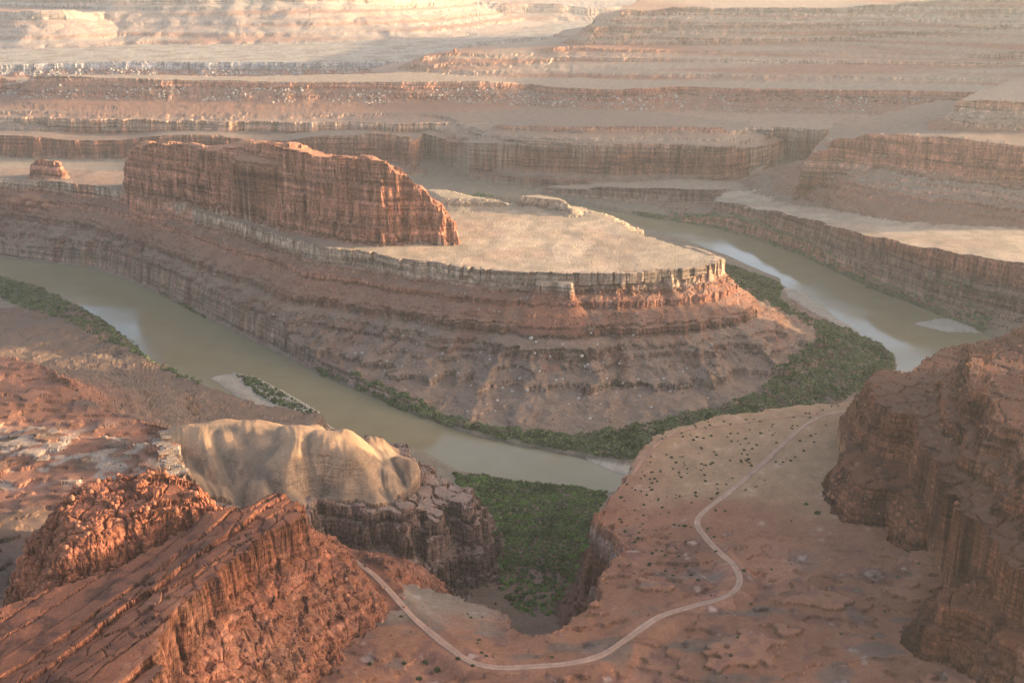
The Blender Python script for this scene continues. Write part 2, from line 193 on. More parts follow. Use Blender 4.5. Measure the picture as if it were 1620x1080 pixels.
def sdf(poly, closed=True, topz=True):
    P = np.array(poly, np.float32)
    n = len(P)
    best = np.full(CX.shape, 1e12, np.float32)
    bx, by = np.zeros_like(best), np.zeros_like(best)
    inside = np.zeros(CX.shape, bool)
    for i in range(n if closed else n - 1):
        ax, ay = P[i, 0], P[i, 1]
        ex, ey = P[(i + 1) % n, 0] - ax, P[(i + 1) % n, 1] - ay
        t = np.clip(((CX - ax) * ex + (CY - ay) * ey) / (ex * ex + ey * ey + 1e-6), 0, 1)
        qx, qy = ax + t * ex, ay + t * ey
        d = (CX - qx) ** 2 + (CY - qy) ** 2
        m = d < best
        best[m] = d[m]; bx[m] = qx[m]; by[m] = qy[m]
        if closed and abs(ey) > 1e-6:
            c = ((CY >= ay) != (CY >= ay + ey)) & (CX < ax + (CY - ay) / ey * ex)
            inside ^= c
    d = np.sqrt(best)
    if closed: d = np.where(inside, -d, d)
    if closed and topz:
        def blur(a, n, ax):
            k = np.hanning(2 * n + 3)[1:-1]; k /= k.sum()
            p = np.pad(a, [(n, n) if q == ax else (0, 0) for q in (0, 1)], mode='edge')
            m = a.shape[ax]
            return sum(k[i] * (p[i:i + m] if ax == 0 else p[:, i:i + m]) for i in range(2 * n + 1))
        s = blur(blur(d, 6, 0), 6, 1)
        w = sstep(8, 50, np.abs(d))
        d = d + (s - d) * w
    zt = None
    if topz:
        num, den = 0, 0
        for p in P:
            w = 1.0 / ((CX - p[0]) ** 2 + (CY - p[1]) ** 2 + 40.0) ** 1.5
            num = num + w * p[2]; den = den + w
        zt = (num / den).astype(np.float32)
    return d.astype(np.float32), bx, by, zt

class At:
    """bilinear look-up of the coarse fields at scattered points"""
    def __init__(s, X, Y):
        T = X / np.maximum(Y, 1)
        fi = np.interp(T.ravel(), TG, np.arange(len(TG))).astype(np.float32)
        fj = np.interp(Y.ravel(), YG, np.arange(len(YG))).astype(np.float32)
        i = np.minimum(fi.astype(np.int32), len(TG) - 2); j = np.minimum(fj.astype(np.int32), len(YG) - 2)
        s.k = j * len(TG) + i; s.u = fi - i; s.v = fj - j
    def near(s, A): return A.ravel()[s.k]
    def __call__(s, A, m=None):
        A = A.ravel(); n = len(TG)
        k, u, v = (s.k, s.u, s.v) if m is None else (s.k[m], s.u[m], s.v[m])
        a = A[k]; b = A[k + n]
        a = a + u * (A[k + 1] - a)
        b = b + u * (A[k + n + 1] - b)
        return a + v * (b - a)

# name, outline, profile (distance outside the rim, drop), warps ((amount, wavelength), ...), spur strength and wavelength, roughness of the top
CL = [(0, 0)]
FEAT = [
 # far country
 ('mesa_horizon', [(0, 0), (60, 90), (500, 240), (900, 300)], ((120, 900), (40, 250)), (.35, 300), 12),
 ('mesa_back_two', [(0, 0), (40, 60), (300, 150), (900, 240)], ((90, 700), (30, 220)), (.35, 260), 10),
 ('mesa_back', [(0, 0), (30, 70), (260, 170), (300, 190), (700, 262), (1200, 300)], ((70, 600), (25, 180)), (.4, 240), 8),
 ('mesa_left_far', [(0, 0), (30, 40), (250, 140), (600, 200)], ((60, 500), (20, 150)), (.4, 200), 6),
 ('bench_far', [(0, 0), (10, 26), (60, 52), (80, 60), (200, 70), (500, 110)], ((24, 300), (9, 80), (4, 30)), (.3, 70), 4),
 ('mesa_far', [(0, 0), (10, 18), (90, 66), (96, 82), (170, 112), (176, 130), (300, 165), (450, 182), (460, 500)], ((26, 300), (12, 90), (6, 34)), (.2, 120), 3),
 ('butte_far', [(0, 0), (8, 10), (80, 26), (86, 38), (170, 50), (300, 66)], ((22, 280), (10, 90), (5, 32)), (.2, 90), 2),
 ('rim_mesa', [(0, 0), (4, 14), (7, 18), (75, 58), (110, 68), (420, 82), (430, 400)], ((18, 260), (8, 70), (4, 22)), (.14, 60), 2),
 ('tier_mid', [(0, 0), (4, 10), (60, 22), (64, 30), (112, 36), (116, 300)], ((16, 200), (8, 60), (4, 24)), (.08, 60), 2),
 ('cliff_mid', [(0, 0), (4, 26), (8, 52), (13, 58), (16, 80), (30, 88), (70, 97), (75, 300)], ((26, 220), (16, 70), (7, 24)), (.1, 50), 2),
 ('bench_mid', [(0, 0), (8, 26), (14, 34), (40, 48), (80, 70)], ((12, 140), (6, 40), (3, 14)), (.2, 40), 2),
 ('tier_right', [(0, 0), (6, 26), (60, 56), (70, 60), (74, 300)], ((10, 120), (6, 40), (3, 14)), (.3, 36), 2),
 ('mesa_right', [(0, 0), (4, 24), (8, 48), (13, 54), (16, 74), (30, 82), (120, 128), (180, 148), (330, 190)], ((18, 140), (10, 46), (5, 17)), (.3, 40), 3),
 ('bench_right', [(0, 0), (4, 26), (8, 48), (16, 56), (20, 80), (34, 96), (60, 115)], ((9, 120), (6, 34), (3, 13)), (.15, 30), 2),
 # the peninsula
 ('plateau', [(0, 0), (2.5, 16), (5, 25), (30, 40), (33, 49), (72, 70), (76, 82), (112, 96), (115, 104), (170, 124), (173, 130), (250, 142), (330, 148), (460, 156)], ((9, 110), (5, 30), (2, 11)), (.6, 34), 3.5),
 ('block', [(0, 0), (2, 12), (4, 20), (14, 30), (60, 60)], ((1, 20),), (.1, 10), .5),
 ('knoll_back', [(0, 0), (6, 12), (40, 24), (90, 34)], ((6, 60), (3, 18)), (.3, 30), 1),
 ('knoll_left', [(0, 0), (20, 8), (60, 18), (90, 30)], ((6, 60), (3, 18)), (.3, 30), 1),
 ('butte', [(0, 0), (2, 16), (4, 36), (9, 41), (11, 68), (16, 74), (18, 104), (26, 112), (28, 130), (38, 142), (48, 175)], ((7, 90), (6, 30), (4, 13)), (.12, 22), 1.5),
 ('block_butte', [(0, 0), (3, 5), (10, 9), (20, 20)], ((3, 30), (2, 10)), (.2, 14), 1),
 ('ridge_block', [(0, 0), (4, 14), (10, 24), (24, 40), (50, 60)], ((5, 30), (2, 10)), (.2, 14), 2),
 # near ground
 ('bench_left', [(0, 0), (4, 8), (8, 14), (50, 34), (60, 44), (200, 84), (420, 112), (700, 138)], ((16, 130), (6, 36), (2, 10)), (.35, 46), 3),
 ('mound', [(0, 0), (10, 2), (45, 20), (84, 43), (85, 140)], ((6, 60),), (.2, 40), 1.5),
 ('mound_cliff', [(0, 0), (2, 10), (8, 16), (10, 32), (20, 40), (22, 58), (50, 90), (90, 116)], ((12, 60), (8, 26), (4, 10)), (.3, 24), 3),
 ('bench_near', [(0, 0), (3, 14), (6, 34), (10, 40), (14, 74), (26, 86), (60, 110), (110, 132)], ((6, 70), (4, 22), (1.5, 7)), (.2, 20), 3),
 ('outcrop_right', [(0, 0), (1.2, 7), (5, 9), (6.2, 17), (10, 20), (11, 26), (24, 33), (50, 60)], ((5, 50), (3, 20), (1.2, 8)), (.2, 16), 2),
 ('spur_right', [(0, 0), (1.5, 12), (12, 18), (14, 32), (26, 40), (40, 66)], ((9, 50), (5, 22), (1.5, 8)), (.3, 18), 2),
 ('hill_right', [(0, 0), (1.2, 8), (4.5, 10), (5.7, 19), (9, 21.5), (10.2, 30), (14, 33), (15.2, 43), (25, 50), (28, 300)], ((5, 60), (4, 26), (1.2, 9)), (.2, 26), 2.5),
 ('hill_upper', [(0, 0), (1.5, 9), (8, 13), (9.5, 22), (20, 28), (21.5, 37), (44, 48), (48, 300)], ((6, 60), (4, 26), (1.5, 10)), (.25, 24), 2.5),
 ('knob', [(0, 0), (8, 6), (18, 20), (30, 34), (45, 60), (60, 90)], ((8, 50), (5, 16), (2, 7)), (.3, 16), 4),
 ('fin', [(0, 0), (2, 8), (4, 20), (7, 27), (30, 44), (50, 60), (75, 85)], ((6, 60), (4, 18), (2, 7)), (.3, 18), 3),
 ('mesa_west', [(0, 0), (40, 160), (80, 200), (300, 330), (600, 430)], ((60, 400), (20, 90)), (.3, 100), 8),
 ('mesa_overlook', [(0, 0), (30, 140), (60, 180), (300, 330), (700, 430)], ((60, 400), (20, 90)), (.3, 100), 8),
]
NAMES = ['ground'] + [f[0] for f in FEAT]
FIELDS = {f[0]: sdf(WORLD[f[0]]) for f in FEAT}
RIVER = sdf(WORLD['river'], topz=False)[0]
ROADS = [sdf(WORLD[k], closed=False) for k in ('road', 'track')]
SANDS = [sdf(WORLD[k], topz=False)[0] for k in ('sand_left', 'sand_right', 'sand_bar', 'sand_near')]
VEG = [sdf(WORLD[k], topz=False)[0] for k in ('veg_left', 'veg_strip', 'veg_inner', 'veg_outer', 'veg_island')]
ISLE = sdf(WORLD['veg_island'], topz=False)[0]
NEAR_ROCK = ('fin', 'knob', 'hill_right', 'hill_upper', 'spur_right', 'outcrop_right', 'mound_cliff', 'bench_near', 'bench_left')
SMOOTH = ('mound',)

# strata: hard and soft beds, thinner ones told apart only close by
def make_beds(choices, seed):
    r = np.random.default_rng(seed); b = [-20.0]
    while b[-1] < 700: b.append(b[-1] + r.choice(choices))
    return np.array(b, np.float32), r.uniform(.55, 1.0, len(b)).astype(np.float32)
BEDSETS = [(0, 1340, make_beds([4, 6, 8, 12], 12)), (1340, 2750, make_beds([5, 8, 11, 15], 13)), (2750, 5700, make_beds([9, 13, 18, 24], 14)), (5700, 99999, make_beds([25, 40, 60], 15))]

def terrace(z, k, Y):
    out = z.copy(); bed = np.zeros_like(z); frac = np.zeros_like(z)
    for lo, hi, (B, H) in BEDSETS:
        m = (Y >= lo) & (Y < hi)
        zz = z[m]
        i = np.clip(np.searchsorted(B, zz) - 1, 0, len(B) - 2)
        b0 = B[i]; h = B[i + 1] - b0
        t = (zz - b0) / h
        f = np.where(t < .8, t * .4, .32 + (t - .8) * 3.4)
        out[m] = zz + (b0 + h * f - zz) * k[m] * H[i]
        bed[m] = _rv[(i * 7 + 3) & 255, 0]; frac[m] = f
    return out, bed, frac

BEDINFO = {}
def bench_steps(x, y):
    far = sstep(1010, 930, y + .3 * x)
    h = 11 * fbm(x * .8, y * 1.5, 110, 4, 110) + 1.5 * pn(x / 12, y / 12, 111)
    far = far * (1 - sstep(60, 10, x) * sstep(700, 740, y))
    hf = h / 4.0; fl = np.floor(hf)
    return h, fl, hf - fl, far
def height(X, Y, detail=True):
    sh = X.shape
    X = X.ravel().astype(np.float32); Y = Y.ravel().astype(np.float32)
    at = At(X, Y)
    z = np.interp(Y, [0, 300, 900, 1290, 2900, 3400, 4000, 5000, 16000], [60, 60, 34, 4, 4, 30, 120, 180, 210]).astype(np.float32)
    if detail: z = z + 1.2 * fbm(X, Y, 60, 3, 40)
    bed = np.full(X.shape, .5, np.float32); frac = np.zeros(X.shape, np.float32)
    own = np.zeros(X.shape, np.int16); dist = np.full(X.shape, 50, np.float32)
    rv = at(RIVER)
    scale = np.clip(Y / 1500, .5, 5)            # relief grows coarser with distance
    for fi, (name, prof, warps, (sa, sl), rough) in enumerate(FEAT, 1):
        d0, cx, cy, zt = FIELDS[name]
        dmax = prof[-1][0]
        m = np.nonzero(at.near(d0) < dmax * 1.25 + 30)[0]
        if not len(m): continue
        x, y = X[m], Y[m]
        d = at(d0, m)
        if detail:
            for q, (a, l) in enumerate(warps):
                n = pn(x / l, y / l, fi * 7 + q) if q == 0 else .9 * ridged(x, y, l, fi * 7 + q) - .2
                d = d + a * n * (sstep(-3 * a, a, d) * .7 + .3)
            px, py = at(cx, m), at(cy, m)
            wx, wy = .35 * sl * pn(x / sl, y / sl, fi + 51), .35 * sl * pn(x / sl, y / sl, fi + 52)
            px, py = px + wx, py + wy
            sp = pn(px / sl, py / sl, fi + 50) + .6 * np.abs(pn(px / sl * 2.3, py / sl * 2.3, fi + 90)) + .3 * pn(x / sl * 1.7, y / sl * 1.7, fi + 95)
            w = sstep(6, dmax * .35, d)
            d = d * (1 - sa * .36 * sp * w)
            if name in NEAR_ROCK:
                f1, f2, cid = worley(x, y, 11, fi)
                ks = .45 if name[:4] in ('hill', 'spur', 'outc') else 1.0
                d = d + ks * ((cid - .5) * 5 * sstep(-14, 0, d) + np.clip(.16 - (f2 - f1), 0, 1) * 14 * sstep(-10, 0, d))
            elif name in ('plateau', 'butte', 'block', 'bench_right', 'mesa_right', 'cliff_mid', 'bench_mid'):
                l = {'plateau': 15, 'block': 9}.get(name, 20) * (1 if Y is None else 1)
                f1, f2, cid = worley(x, y, l, fi)
                d = d + ((cid - .5) * l * .34 + np.clip(.14 - (f2 - f1), 0, 1) * l * 1.5) * sstep(-l, 0, d) * (1 - sstep(20, 50, d))
        bump = 0
        if detail and name == 'butte':
            f1, f2, cid = worley(x, y, 40, 17); bump = 10 * (cid - .5) * sstep(-2, -9, d)
            f1, f2, cid = worley(x, y, 13, 18); bump = bump + (6 * (cid - .5) - 7 * np.clip(.14 - (f2 - f1), 0, 1) / .14) * sstep(-240, -140, x)
        ds = np.maximum(d, 0)
        p = np.array(prof, np.float32)
        zz = at(zt, m) - np.interp(ds, p[:, 0], p[:, 1]).astype(np.float32)
        zz = zz - np.maximum(ds - dmax, 0) * .5 + bump
        if detail and rough:
            s_in = sstep(0, -25, d)
            zz = zz + rough * (.45 * fbm(x, y, 70, 2, fi + 20) + .10 * fbm(x, y, 17, 2, fi + 30)) * (.35 + .65 * s_in)
        if name == 'mound':
            smc = at(FIELDS['mound_cliff'][0], m); zc_ = at(FIELDS['mound_cliff'][3], m)
            zz = zz - np.maximum(zz - zc_ + 1, 0) * sstep(-34, -4, smc + 5 * pn(x / 14, y / 14, 44))
            zz = np.where(smc > -2.5, -50, zz)
        if name == 'bench_near':
            zz = zz - sstep(40, -20, x) * sstep(-70, -2, d) * sstep(700, 760, y) * 9
        if name == 'bench_left':
            zz = zz - 250 * np.maximum(sstep(-430, -340, x) * sstep(1330, 1230, y), sstep(-260, -170, x)) * (d > 3)
        up = zz > z[m]
        mi = m[up]
        z[mi] = zz[up]; own[mi] = fi; dist[mi] = d[up]
    # mounds: smooth spurs with hollows between them
    if detail:
        m = np.nonzero((own == NAMES.index('mound')))[0]
        if len(m):
            x, y = X[m], Y[m]
            q = np.clip(dist[m] + 25, 0, 90) / 90 * sstep(-4, -40, at(FIELDS['mound_cliff'][0], m))
            w1 = x + .35 * y + 14 * pn(x / 80, y / 80, 5)
            z[m] += q * (-7 + 24 * np.abs(pn(w1 / 52, (y - .3 * x) / 90, 8)) + 4 * pn(w1 / 22, y / 36, 9) - 2.2 * np.abs(pn(w1 / 7, y / 40, 10)))
        # horizontal beds
        k = np.where(dist > 0, .95, .25) * (.65 + .5 * pn(X / 180, Y / 180, 61))
        k = np.clip(k, 0, 1) * np.where(own == NAMES.index('mound'), 0, 1) * np.where(own == 0, 0, 1)
        k = np.where(np.isin(own, [NAMES.index(q) for q in ('hill_right', 'hill_upper', 'spur_right', 'outcrop_right', 'mound_cliff')]), 1.15, k)
        k = k * np.where((own == NAMES.index('plateau')) & (dist > 120), .8, 1)
        zw = z + 2.2 * pn(X / 90, Y / 90, 62) + 1.0 * pn(X / 22, Y / 22, 63)
        for lo, hi, lam, amp in ((0, 1300, 7.5, 1.5), (1300, 2700, 12, 3.0), (2700, 5600, 24, 4.0)):
            m = np.nonzero((Y >= lo) & (Y < hi) & (own > 0) & (dist > -20))[0]
            if len(m):
                f1, f2, cid = worley(X[m] + 3 * pn(X[m] / 15, Y[m] / 15, 64), Y[m], lam, 21)
                zw[m] += amp * (cid - .5) - amp * np.clip(.16 - (f2 - f1), 0, 1) * 3
        zt_, bed, frac = terrace(zw, k, Y)
        z = z + (zt_ - zw)
        # rounded knobbly sandstone and cracks near the overlook
        for nm, lam, amp, cr in (('knob', 7, 3.6, 1.8), ('hill_right', 10, .5, .7), ('hill_upper', 10, .6, .7), ('spur_right', 10, .6, .8), ('outcrop_right', 9, .7, .9), ('mound_cliff', 8, 1.2, 1.0)):
            m = np.nonzero(own == NAMES.index(nm))[0]
            if not len(m): continue
            x, y = X[m], Y[m]
            xs = x + 5 * pn(x / 17, y / 17, 71); ys = y + 5 * pn(x / 17, y / 17, 72)
            f1, f2, cid = worley(xs, ys, lam, 3)
            k = np.clip(.55 + 1.1 * pn(x / 30, y / 30, 73), .05, 1.2)
            z[m] += k * (amp * (np.sqrt(np.clip(1 - f1 * f1, 0, 1)) - .6 + .9 * (cid - .5)) - cr * np.clip(.12 - (f2 - f1), 0, 1) / .12)
            h1, h2, hid = worley(xs, ys, lam * 2.6, 13)
            z[m] += 2.2 * cr * (hid - .5) - 3.2 * cr * np.clip(.10 - (h2 - h1), 0, 1) / .10
            g1, g2, gid = worley(xs, ys, lam * .36, 9)
            z[m] += k * (amp * .34 * (np.sqrt(np.clip(1 - g1 * g1, 0, 1)) - .6 + gid - .5) - cr * .25 * np.clip(.15 - (g2 - g1), 0, 1) / .15)
        # slickrock fin: long tilted slabs parallel to the ridge, split by joints
        m = np.nonzero(own == NAMES.index('fin'))[0]
        if len(m):
            x, y = X[m], Y[m]
            s = x * .40 + y * .917; w = x * .917 - y * .40
            w = w + 5 * pn(s / 55, w / 55, 74) + 1.2 * pn(s / 13, w / 13, 75)
            q = w / 19.0; fl = np.floor(q); fr = q - fl
            hsh = _rv[_perm[fl.astype(np.int32) & 255]]
            on = sstep(2, -2, dist[m])
            z[m] += on * (4.6 * (hsh[:, 0] - .5) + 2.4 * (fr - .5) * (hsh[:, 1] - .2) - 1.8 * np.clip(.05 - np.minimum(fr, 1 - fr), 0, 1) / .05)
            f1, f2, cid = worley(s * .5 + fl * 31.7, w, 12, 6)
            rock = np.where(hsh[:, 2] > .38, 1, .15)
            z[m] += on * rock * (1.2 * (cid - .5) - 1.7 * np.clip(.09 - (f2 - f1), 0, 1) / .09)
            g1, g2, gid = worley(x + 2 * pn(x / 9, y / 9, 76), y, 4.5, 8)
            z[m] += (1 - on) * (.9 * (gid - .5) + .8 * (np.sqrt(np.clip(1 - g1 * g1, 0, 1)) - .6)) * np.clip(.4 + pn(x / 25, y / 25, 77), 0, 1)
        # slickrock bench: contour ledges
        m = np.nonzero((own == NAMES.index('bench_left')) & (dist < -2))[0]
        if len(m):
            h, fl, fr, far = bench_steps(X[m], Y[m])
            z[m] += (fl + np.where(fr < .9, fr * .45, .405 + (fr - .9) * 5.95)) * 4.0
        m = np.nonzero((own == NAMES.index('bench_near')) & (dist < -2))[0]
        if len(m):
            x, y = X[m], Y[m]
            h, fl, fr, far = bench_steps(x, y)
            z[m] += far * ((fl + np.where(fr < .9, fr * .45, .405 + (fr - .9) * 5.95)) * 4.0)
        z = z + .16 * scale * fbm(X, Y, 9, 2, 80) * np.where((dist < -3) & (Y > 1400), .15, 1) * np.where(own == NAMES.index('mound'), .4, 1)
    # road cuttings: the ground is levelled under the wheel tracks
    for (rd, wid) in ((0, 7.0), (1, 3.0)):
        d0, cx, cy, zt = ROADS[rd]
        m = np.nonzero(at.near(d0) < 40)[0]
        if len(m):
            d = at(d0, m)
            zr = at(zt, m) + 1.2 * np.sin(at(cx, m) / 60) + 1.0 * np.sin(at(cy, m) / 45)
            w = 1 - sstep(wid, wid + 14, d)
            z[m] = z[m] + (zr - .5 - z[m]) * w
    # river
    jit = 2.5 * pn(X / 40, Y / 40, 101) + 1.2 * pn(X / 12, Y / 12, 102) if detail else 0
    r = rv + jit
    bank = 1.6 + np.clip(r, 0, 8) * .3 + np.maximum(r - 8, 0) * 5
    z = np.minimum(z, bank)
    z = np.where(r < 0, np.maximum(-6, r * .25) - .05, np.maximum(z, np.clip(.25 + r * .22, 0, 2.2)))
    own = np.where(z < 2.3, 0, own)
    wet = np.zeros_like(z)
    for s in SANDS + [ISLE]:
        sd = at(s) + (1.5 * pn(X / 16, Y / 16, 33) if detail else 0)
        b = np.clip(.9 - sd * .12, -8, 1.3)
        up = (b > z) & (sd < 8)
        z = np.where(up, b, z); wet = np.where(up, 1, wet)
    own = np.where(wet > 0, 0, own)
    BEDINFO['bed'], BEDINFO['frac'] = bed.reshape(sh), frac.reshape(sh)
    return z.reshape(sh), own.reshape(sh), dist.reshape(sh), rv.reshape(sh), wet.reshape(sh)

# ------------------------------------------------------------------ fan-shaped grid with rows packed where the ground faces the overlook
NC, NR = 1000, 1080
tc = np.concatenate([-np.geomspace(2.3, .57, 46)[:-1], np.linspace(-.57, .57, NC), np.geomspace(.57, 2.3, 46)[1:]]).astype(np.float32)
ys = np.geomspace(130, 15500, 2600).astype(np.float32)
tcc = tc[::3]
za, _, _, _, _ = height(tcc[None, :] * ys[:, None], np.repeat(ys[:, None], len(tcc), 1))
ang = np.arctan2(za - 600, ys[:, None])
lift = np.maximum(np.diff(ang, axis=0), 0) + .30 * np.abs(np.diff(ang, axis=0))      # seen slopes
dens = lift + .00045 * np.diff(np.log(ys))[:, None] / np.diff(np.log(ys))[0] * .35
dens *= np.where((ys[1:, None] < 430), .25, 1) * np.where(ys[1:, None] > 9000, .6, 1)
ker = np.hanning(11)[1:-1]; ker /= ker.sum()
pad = np.pad(dens, ((0, 0), (4, 4)), mode='edge')
dens = sum(ker[i] * pad[:, i:i + dens.shape[1]] for i in range(9))
k2 = np.hanning(9); k2 /= k2.sum()
pad = np.pad(dens, ((4, 4), (0, 0)), mode='edge')
dens = sum(k2[i] * pad[i:i + dens.shape[0]] for i in range(9))
cum = np.concatenate([np.zeros((1, dens.shape[1])), np.cumsum(dens, 0)])
rows = np.stack([np.interp(np.linspace(0, cum[-1, i], NR), cum[:, i], ys) for i in range(len(tcc))], 1)
rows = np.stack([np.interp(tc, tcc, rows[j]) for j in range(NR)]).astype(np.float32)
GX = rows * tc[None, :]
GY = rows
GZ, OWN, DST, RVD, WET = height(GX, GY)
BED, FRAC = BEDINFO['bed'], BEDINFO['frac']
# hard beds stand proud of the soft ones below them
def blur2(a, n=3):
    for ax in (0, 1):
        k = np.hanning(2 * n + 3)[1:-1]; k /= k.sum()
        p = np.pad(a, [(n, n) if q == ax else (0, 0) for q in (0, 1)], mode='edge'); m = a.shape[ax]
        a = sum(k[i] * (p[i:i + m] if ax == 0 else p[:, i:i + m]) for i in range(2 * n + 1))
    return a
zb = blur2(GZ, 4)
du = np.stack([np.gradient(GX, axis=1), np.gradient(GY, axis=1), np.gradient(zb, axis=1)], -1)
dv = np.stack([np.gradient(GX, axis=0), np.gradient(GY, axis=0), np.gradient(zb, axis=0)], -1)
hn = np.cross(du, dv); hn *= np.sign(hn[..., 2:3] + 1e-9)
hn /= np.linalg.norm(hn, axis=-1, keepdims=True) + 1e-9
hl = np.hypot(hn[..., 0], hn[..., 1])
reach = np.clip(GY / 700, .8, 6) * 1.1 * sstep(.35, .7, hl) * np.where((OWN > 0) & (OWN != NAMES.index('mound')) & (GZ > 3), 1, 0)
over = reach * (sstep(.7, .95, FRAC) - .55 * sstep(.25, .4, FRAC) * (1 - sstep(.45, .7, FRAC)))
GX = (GX + over * hn[..., 0] / np.maximum(hl, .3)).astype(np.float32)
GY = (GY + over * hn[..., 1] / np.maximum(hl, .3)).astype(np.float32)

# slope of the finished ground
gu = np.stack([np.gradient(GX, axis=1), np.gradient(GY, axis=1), np.gradient(GZ, axis=1)], -1)
gv = np.stack([np.gradient(GX, axis=0), np.gradient(GY, axis=0), np.gradient(GZ, axis=0)], -1)
nrm = np.cross(gu, gv)
nrm /= np.linalg.norm(nrm, axis=-1, keepdims=True) + 1e-9
UP = np.abs(nrm[..., 2])

# ------------------------------------------------------------------ rock and soil colours (albedo, with some shade painted in)
def C(*a): return np.array(a, np.float32)
RED, DRED, MAR = C(.30, .125, .075), C(.20, .085, .055), C(.135, .062, .05)
TAN, CREAM, GREY = C(.40, .27, .185), C(.50, .355, .24), C(.27, .172, .118)
ORG, WHITE, BRN, OLV = C(.36, .17, .095), C(.60, .50, .42), C(.24, .15, .105), C(.27, .22, .145)
ZB = np.array([-5, 20, 44, 48, 54, 66, 74, 82, 100, 118, 126, 150, 170, 200, 230, 262, 300, 360, 420, 520], np.float32)
ZC = np.array([GREY * .95, GREY, BRN, MAR, GREY * .9, BRN * 1.1, DRED, RED, RED * .95, DRED * 1.1, TAN * .8, TAN, RED, DRED * 1.3, RED, TAN * .85, RED, ORG * .9, TAN, TAN])

def mixc(c, k, m): return c + (np.asarray(k, np.float32) - c) * np.clip(m, 0, 1)[..., None]

def paint():
    X, Y, Zz = GX, GY, GZ
    n1 = fbm(X, Y, 130, 3, 200); n2 = fbm(X, Y, 24, 3, 210); n3 = pn(X / 7, Y / 7, 220)
    zz = Zz + 2.5 * n2 + 3 * n1
    c = np.stack([np.interp(zz, ZB, ZC[:, i]) for i in range(3)], -1).astype(np.float32)
    flat = sstep(.72, .93, UP + .04 * n3)
    ix = NAMES.index
    is_ = lambda *k: np.isin(OWN, [ix(q) for q in k])
    # loose talus on the gentler slopes
    c = mixc(c, GREY, (sstep(.62, .85, UP + .12 * n2) * .45) * is_('plateau', 'cliff_mid', 'tier_mid', 'rim_mesa', 'bench_mid', 'bench_right', 'mesa_right'))
    c = mixc(c, RED, sstep(.1, .6, n1) * .6 * is_('plateau') * sstep(40, 80, Zz))
    # talus fans: grey scree between redder ribs, running down from the rim
    px, py = At(X, Y)(FIELDS['plateau'][1]).reshape(X.shape), At(X, Y)(FIELDS['plateau'][2]).reshape(X.shape)
    fan = pn(px / 26 + .5 * n2, py / 26, 240) + .6 * pn(px / 9, py / 9 + .4 * n2, 241)
    pl = is_('plateau') * (DST > 6)
    c = mixc(c, GREY * 1.1, pl * sstep(-.05, .35, fan) * sstep(40, 110, DST) * .6)
    c = mixc(c, C(.25, .115, .075), pl * sstep(.0, -.45, fan) * sstep(150, 110, DST + 60 * n1) * .7)
    # bench tops
    top = flat * (DST < 4)
    c = mixc(c, mixc(mixc(np.broadcast_to(CREAM, c.shape), C(.44, .29, .195), sstep(-.1, .4, n1)), C(.34, .25, .165), sstep(.32, .1, np.abs(pn(X / 90 + .3 * n1, Y / 150, 250))) * .6 + .3 * sstep(1950, 2200, Y) * is_('plateau')), top * is_('plateau', 'knoll_back', 'knoll_left', 'bench_right', 'block') * sstep(-330, -240, X + 20 * n2))
    c = mixc(c, C(.30, .19, .13), top * is_('plateau') * sstep(-240, -330, X + 20 * n2) * .7)
    c = mixc(c, C(.36, .27, .19), top * is_('bench_mid', 'rim_mesa', 'bench_far', 'tier_right') * .7)
    c = mixc(c, C(.24, .165, .12), top * is_('cliff_mid', 'tier_mid', 'butte_far', 'mesa_right') * .8)
    c = mixc(c, C(.38, .28, .185), is_('knoll_back', 'knoll_left') * .85)
    # the butte and its neighbours
    b = is_('butte', 'ridge_block', 'block_butte')
    c = mixc(c, mixc(np.broadcast_to(RED * 1.25, c.shape), RED * .85, sstep(-.1, .5, n2)), b * .85)
    c = mixc(c, ORG * 1.15, b * flat * .8)
    c = mixc(c, RED * 1.15, is_('mesa_right', 'cliff_mid') * (1 - flat) * .55)
    # far mesas
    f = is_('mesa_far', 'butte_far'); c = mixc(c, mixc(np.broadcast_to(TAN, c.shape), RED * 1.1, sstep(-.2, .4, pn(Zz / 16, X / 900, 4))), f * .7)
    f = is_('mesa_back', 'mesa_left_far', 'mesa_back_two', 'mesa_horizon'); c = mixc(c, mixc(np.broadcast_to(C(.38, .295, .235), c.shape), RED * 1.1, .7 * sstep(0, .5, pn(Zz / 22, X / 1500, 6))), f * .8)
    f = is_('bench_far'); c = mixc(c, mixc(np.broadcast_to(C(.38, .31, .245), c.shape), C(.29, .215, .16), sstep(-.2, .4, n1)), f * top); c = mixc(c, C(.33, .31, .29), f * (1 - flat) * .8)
    # valley floor
    g = OWN == 0
    c = mixc(c, C(.26, .19, .125), g * 1.0)
    c = mixc(c, C(.25, .135, .085), g * sstep(1180, 1050, Y) * .8)
    c = mixc(c, C(.42, .33, .24), (WET > 0) * 1.0)
    c = mixc(c, C(.20, .155, .10), g * (RVD < 3) * (1 - (WET > 0)))
    for q in VEG:
        c = mixc(c, C(.085, .09, .042), (OWN == 0) * (sstep(4, -3, At(X, Y)(q).reshape(X.shape) + 4 * n2)) * (RVD > 0) * .85)
    # near ground
    g = is_('bench_near')
    soil = mixc(np.broadcast_to(C(.32, .137, .077), c.shape), C(.40, .225, .12), sstep(930, 1000, Y + 60 * n1) * sstep(80, 180, X))
    soil = mixc(soil, C(.19, .085, .06), sstep(.1, .6, n2 + .5 * n1) * .85 * sstep(1010, 930, Y + .3 * X))
    soil = mixc(soil, C(.17, .12, .09), sstep(.25, .6, fbm(X, Y * 1.6, 60, 3, 230)) * .7 * sstep(980, 900, Y + .3 * X))
    soil = mixc(soil, C(.27, .19, .13), sstep(30, -30, X + 20 * n1) * sstep(740, 800, Y + 20 * n2) * .9)
